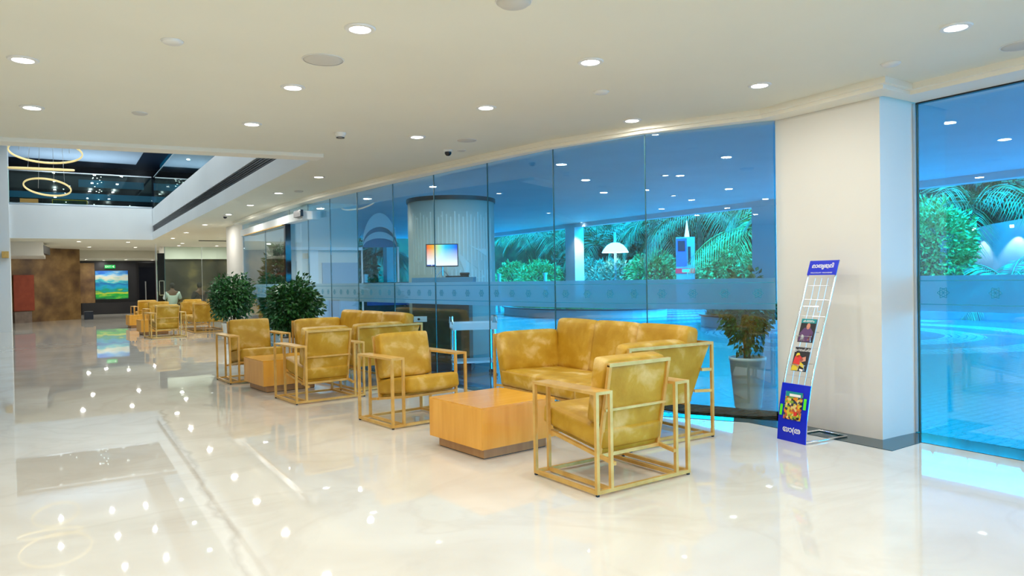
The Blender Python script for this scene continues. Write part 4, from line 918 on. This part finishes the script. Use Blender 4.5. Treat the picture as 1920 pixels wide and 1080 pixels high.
# local frame: x across the front (left to right as seen), y backwards, z up
RC = (4.7515, 3.5305, 0)
rack = thing('magazine_rack', 'tall curved chrome wire magazine rack with blue headboard beside the white column', 'rack', RC, ra)
prof = [(0, 0), (.018, .20), (.058, .41), (.105, .575), (.165, .745), (.215, .89), (.297, 1.10), (.35, 1.26), (.402, 1.40)]
def rp(z):
    for (a, za), (b, zb) in zip(prof, prof[1:]):
        if z <= zb: return a+(b-a)*(z-za)/(zb-za)
    return prof[-1][0]
h_ = RW/2
for s in (-1, 1): MB().tube([(s*(h_-.006), y+.006, z) for y, z in prof], .007, 8).build('upright', 'chrome', rack, True)
bb = MB(); bb.tube([(-h_+.006, .01, .012), (-h_+.006, .47, .012), (h_-.006, .47, .012), (h_-.006, .01, .012)], .009, 8); bb.build('base_frame', 'chrome', rack, True)
wr_ = MB()
for x in (-.06, 0, .06): wr_.tube([(x, y+.014, z) for y, z in prof[2:-1]], .002, 5)
for z in (.50, .60, .72, .84, .96, 1.09, 1.20): wr_.tube([(-h_, rp(z)+.014, z), (h_, rp(z)+.014, z)], .002, 5)
wr_.build('wire_grid', 'steel', rack)
for z in (.55, .77, 1.0):
    s_ = MB(); y = rp(z); 
    for x in (-.06, 0, .06): s_.tube([(x, y+.012, z), (x, y-.022, z-.002), (x, y-.026, z+.04)], .002, 5)
    s_.tube([(-.075, y-.026, z+.04), (.075, y-.026, z+.04)], .002, 5); s_.build('shelf_wire', 'chrome', rack)
def board(z0, z1, name, off=-.006):
    mb = MB(); n = 6
    for k in range(n):
        a, b = z0+(z1-z0)*k/n, z0+(z1-z0)*(k+1)/n; ya, yb = rp(a)+off, rp(b)+off
        mb.hexa([(-h_, ya, a), (h_, ya, a), (h_, ya+.008, a), (-h_, ya+.008, a), (-h_, yb, b), (h_, yb, b), (h_, yb+.008, b), (-h_, yb+.008, b)])
    return mb.build(name, 'blue_board', rack)
hb_ = board(1.285, 1.40, 'headboard'); fb_ = board(0, .44, 'footboard')
def face(z, off=-.0075, x=0):      # matrix of a surface patch facing the viewer on the rack front
    dz = .02; a = math.atan2(rp(z+dz)-rp(z-dz), 2*dz); return Matrix.Translation((x, rp(z)+off, z)) @ Matrix.Rotation(R(90)-a, 4, 'X')
def fit_text(body, size, width, m, par, z, bold):
    o = text(body, size, m, parent=par, bold=bold); xs = [v.co.x for v in o.data.vertices]; ys = [v.co.y for v in o.data.vertices]
    k = width/(max(xs)-min(xs)); o.data.transform(Matrix.Translation((-(max(xs)+min(xs))/2, -(max(ys)+min(ys))/2, 0))); o.data.transform(Matrix.Diagonal((k, k if k < 1 else 1, 1, 1)))
    o.data.transform(face(z)); return o
fit_text('മാതൃഭൂമി', .055, .20, 'print_white', hb_, 1.355, .0010)
fit_text('MALAYALAM  MAGAZINES', .013, .20, 'print_white', hb_, 1.303, 0)
fit_text('യാ(ത', .085, .165, 'print_white', fb_, .085, .0016)
def patch(mb, z, w_, hh, x=0, off=-.009, th=.001):
    M = face(z, off, x); n0 = len(mb.v); mb.box(-w_/2, -hh/2, 0, w_/2, hh/2, th); xform(mb, M, n0); return mb
patch(MB(), .275, .165, .215).build('poster', 'crowd_print', fb_); patch(MB(), .362, .160, .04, off=-.0105).build('poster_title', 'print_teal', fb_)
patch(MB(), .355, .105, .02, .01, -.012).build('poster_caption', 'print_white', fb_); patch(MB(), .218, .03, .03, .03, -.0105).build('poster_spot', 'print_red', fb_)
patch(MB(), .30, .025, .085, .108, -.0105).build('green_tab', 'print_green', fb_); patch(MB(), .235, .025, .085, -.108, -.0105).build('green_tab', 'print_green', fb_)
def magazine(label, z0, back, parts):
    zc = z0+.095; a = math.atan2(rp(zc+.05)-rp(zc-.05), .1)
    M0 = rack.matrix_basis; t = thing('magazine', label, 'magazine'); t.location = (Matrix.Translation(RC) @ Matrix.Rotation(ra, 4, 'Z')) @ Vector((0, rp(zc)-.010, zc)); t.rotation_euler = (-a, 0, ra)
    MB().box(-.07, -.003, -.095, .07, .003, .095).build('cover', back, t)
    for nm, m, pts_ in parts:
        mb = MB(); n0 = len(mb.v); k = len(pts_); mb.v += [(x, -.0042-(.0004 if 0 else 0), z) for x, z in pts_]+[(x, -.003, z) for x, z in pts_]; mb.f = [tuple(range(k)), tuple(reversed(range(k, 2*k)))]+[(i, k+i, k+(i+1) % k, (i+1) % k) for i in range(k)]; o_ = mb.build(nm, m, t)
    return t
def ell(cx, cz, rx, rz_, n=16): return [(cx+rx*math.cos(6.2832*i/n), cz+rz_*math.sin(6.2832*i/n)) for i in range(n)]
m1 = magazine('upper magazine with a teal masthead and a seated person in dark clothes', .755, 'print_black', [('masthead', 'print_teal', [(-.07, .06), (.07, .06), (.07, .095), (-.07, .095)]), ('jacket', 'print_purple', [(-.065, -.09), (.055, -.09), (.06, -.01), (.02, .03), (-.03, .02), (-.06, -.02)]), ('face', 'print_skin', ell(.005, .035, .017, .026)), ('sleeve', 'print_skin', [(.02, -.08), (.05, -.07), (.055, -.02), (.03, -.03)]), ('trousers', 'print_white', [(-.05, -.09), (-.02, -.09), (-.02, -.04), (-.04, -.03)])])
text('കേരളം', .03, 'print_white', parent=m1, M=Matrix.Translation((0, -.005, .077)) @ Matrix.Rotation(R(90), 4, 'X'))
m2 = magazine('lower magazine with white masthead over people in red and yellow', .535, 'print_black', [('dress', 'print_red', [(-.065, -.05), (-.01, -.06), (.03, .0), (-.02, .035), (-.055, .02)]), ('skirt', 'print_yellow', [(-.07, -.095), (-.005, -.09), (.0, -.045), (-.06, -.035)]), ('arm', 'print_skin', [(-.01, -.03), (.05, -.01), (.045, .025), (.0, .01)]), ('hair', 'print_yellow', ell(-.03, .03, .018, .02)), ('trousers', 'print_yellow', [(.0, -.05), (.05, -.07), (.045, -.045), (.005, -.02)]), ('shoe', 'print_white', [(.01, -.09), (.04, -.095), (.045, -.08), (.01, -.075)])])
text('ഗൃഹലക്ഷ്മി', .030, 'print_white', parent=m2, M=Matrix.Translation((0, -.005, .073)) @ Matrix.Rotation(R(90), 4, 'X'), sx=.9)

# ================================================================ PEOPLE (small, far away)
def skin_body(name, pts, edges, rad, m, parent):
    me = bpy.data.meshes.new(name); me.from_pydata(pts, edges, []); o = bpy.data.objects.new(name, me); scn.collection.objects.link(o)
    bpy.context.view_layer.objects.active = o; md = o.modifiers.new('skin', 'SKIN'); sv = me.skin_vertices[0].data if me.skin_vertices else None
    if sv is None:
        bm = bmesh.new(); bm.from_mesh(me); bm.verts.layers.skin.verify(); bm.to_mesh(me); bm.free(); sv = me.skin_vertices[0].data
    for i, r in enumerate(rad): sv[i].radius = (r, r) if not isinstance(r, tuple) else r
    sv[0].use_root = True
    o.modifiers.new('sub', 'SUBSURF').levels = 2; o.modifiers['sub'].render_levels = 2; bpy.context.view_layer.update()
    m2_ = bpy.data.meshes.new_from_object(o.evaluated_get(bpy.context.evaluated_depsgraph_get())); bpy.data.objects.remove(o)
    m2_.materials.clear(); m2_.materials.append(MATS[m])
    for p in m2_.polygons: p.use_smooth = True
    q = bpy.data.objects.new(name, m2_); scn.collection.objects.link(q); q.parent = parent; return q
SEAT = [(0, 0, .50), (0, -.02, .75), (0, .0, 1.0), (0, .01, 1.10), (0, .03, 1.22), (.19, 0, .98), (.27, .06, .74), (.22, .28, .66), (-.19, 0, .98), (-.27, .06, .74), (-.22, .28, .66),
        (.11, .04, .48), (.13, .45, .50), (.13, .47, .08), (.13, .60, .04), (-.11, .04, .48), (-.13, .45, .50), (-.13, .47, .08), (-.13, .60, .04)]
SE = [(0, 1), (1, 2), (2, 3), (3, 4), (2, 5), (5, 6), (6, 7), (2, 8), (8, 9), (9, 10), (0, 11), (11, 12), (12, 13), (13, 14), (0, 15), (15, 16), (16, 17), (17, 18)]
SR = [(.17, .13), (.16, .12), (.14, .10), .055, (.075, .09), .065, .05, .035, .065, .05, .035, .09, .075, .05, .04, .09, .075, .05, .04]
def head(t, top):
    MB().lathe([(0, -.05), (.06, -.035), (.088, .03), (.085, .09), (.055, .135), (0, .15)], 16, top).build('hair', 'hair', t, True)
def seated(label, loc, rz, shirt, sc_=1.0):
    t = thing('person', label, 'person', loc, rz); skin_body('body', SEAT, SE, SR, 'skin', t); 
    pts_ = SEAT[:3]+[SEAT[5], SEAT[6], SEAT[8], SEAT[9]]; skin_body('shirt', pts_, [(0, 1), (1, 2), (2, 3), (3, 4), (2, 5), (5, 6)], [(.19, .15), (.185, .14), (.16, .12), .085, .07, .085, .07], shirt, t); head(t, (0, .0, 1.20))
    skin_body('trousers', [SEAT[0], SEAT[11], SEAT[12], SEAT[13], SEAT[15], SEAT[16], SEAT[17]], [(0, 1), (1, 2), (2, 3), (0, 4), (4, 5), (5, 6)], [(.18, .14), .10, .085, .065, .10, .085, .065], 'dark_cloth', t); return t
seated('person in a pale shirt sitting with their back to the viewer by the glass partition', (3.34, 28.0, .0), R(0), 'shirt')
seated('person in dark clothes sitting in front of the dark stone wall', (4.15, 27.4, .0), R(30), 'dark_cloth')
for x, y, rz_, lb in ((3.34, 28.02, 0, 'padded bench under the person in the pale shirt'), (4.15, 27.42, 30, 'padded bench under the person in dark clothes')):
    t = thing('bench', lb, 'bench', (x, y, 0), R(rz_)); c = cushion(.7, .5, .12, .03, .01, 6); xform(c, Matrix.Translation((0, .05, .32))); c.build('seat', 'dark_cloth', t, True); MB().box(-.33, -.18, 0, .33, .28, .26).build('base', 'black', t)
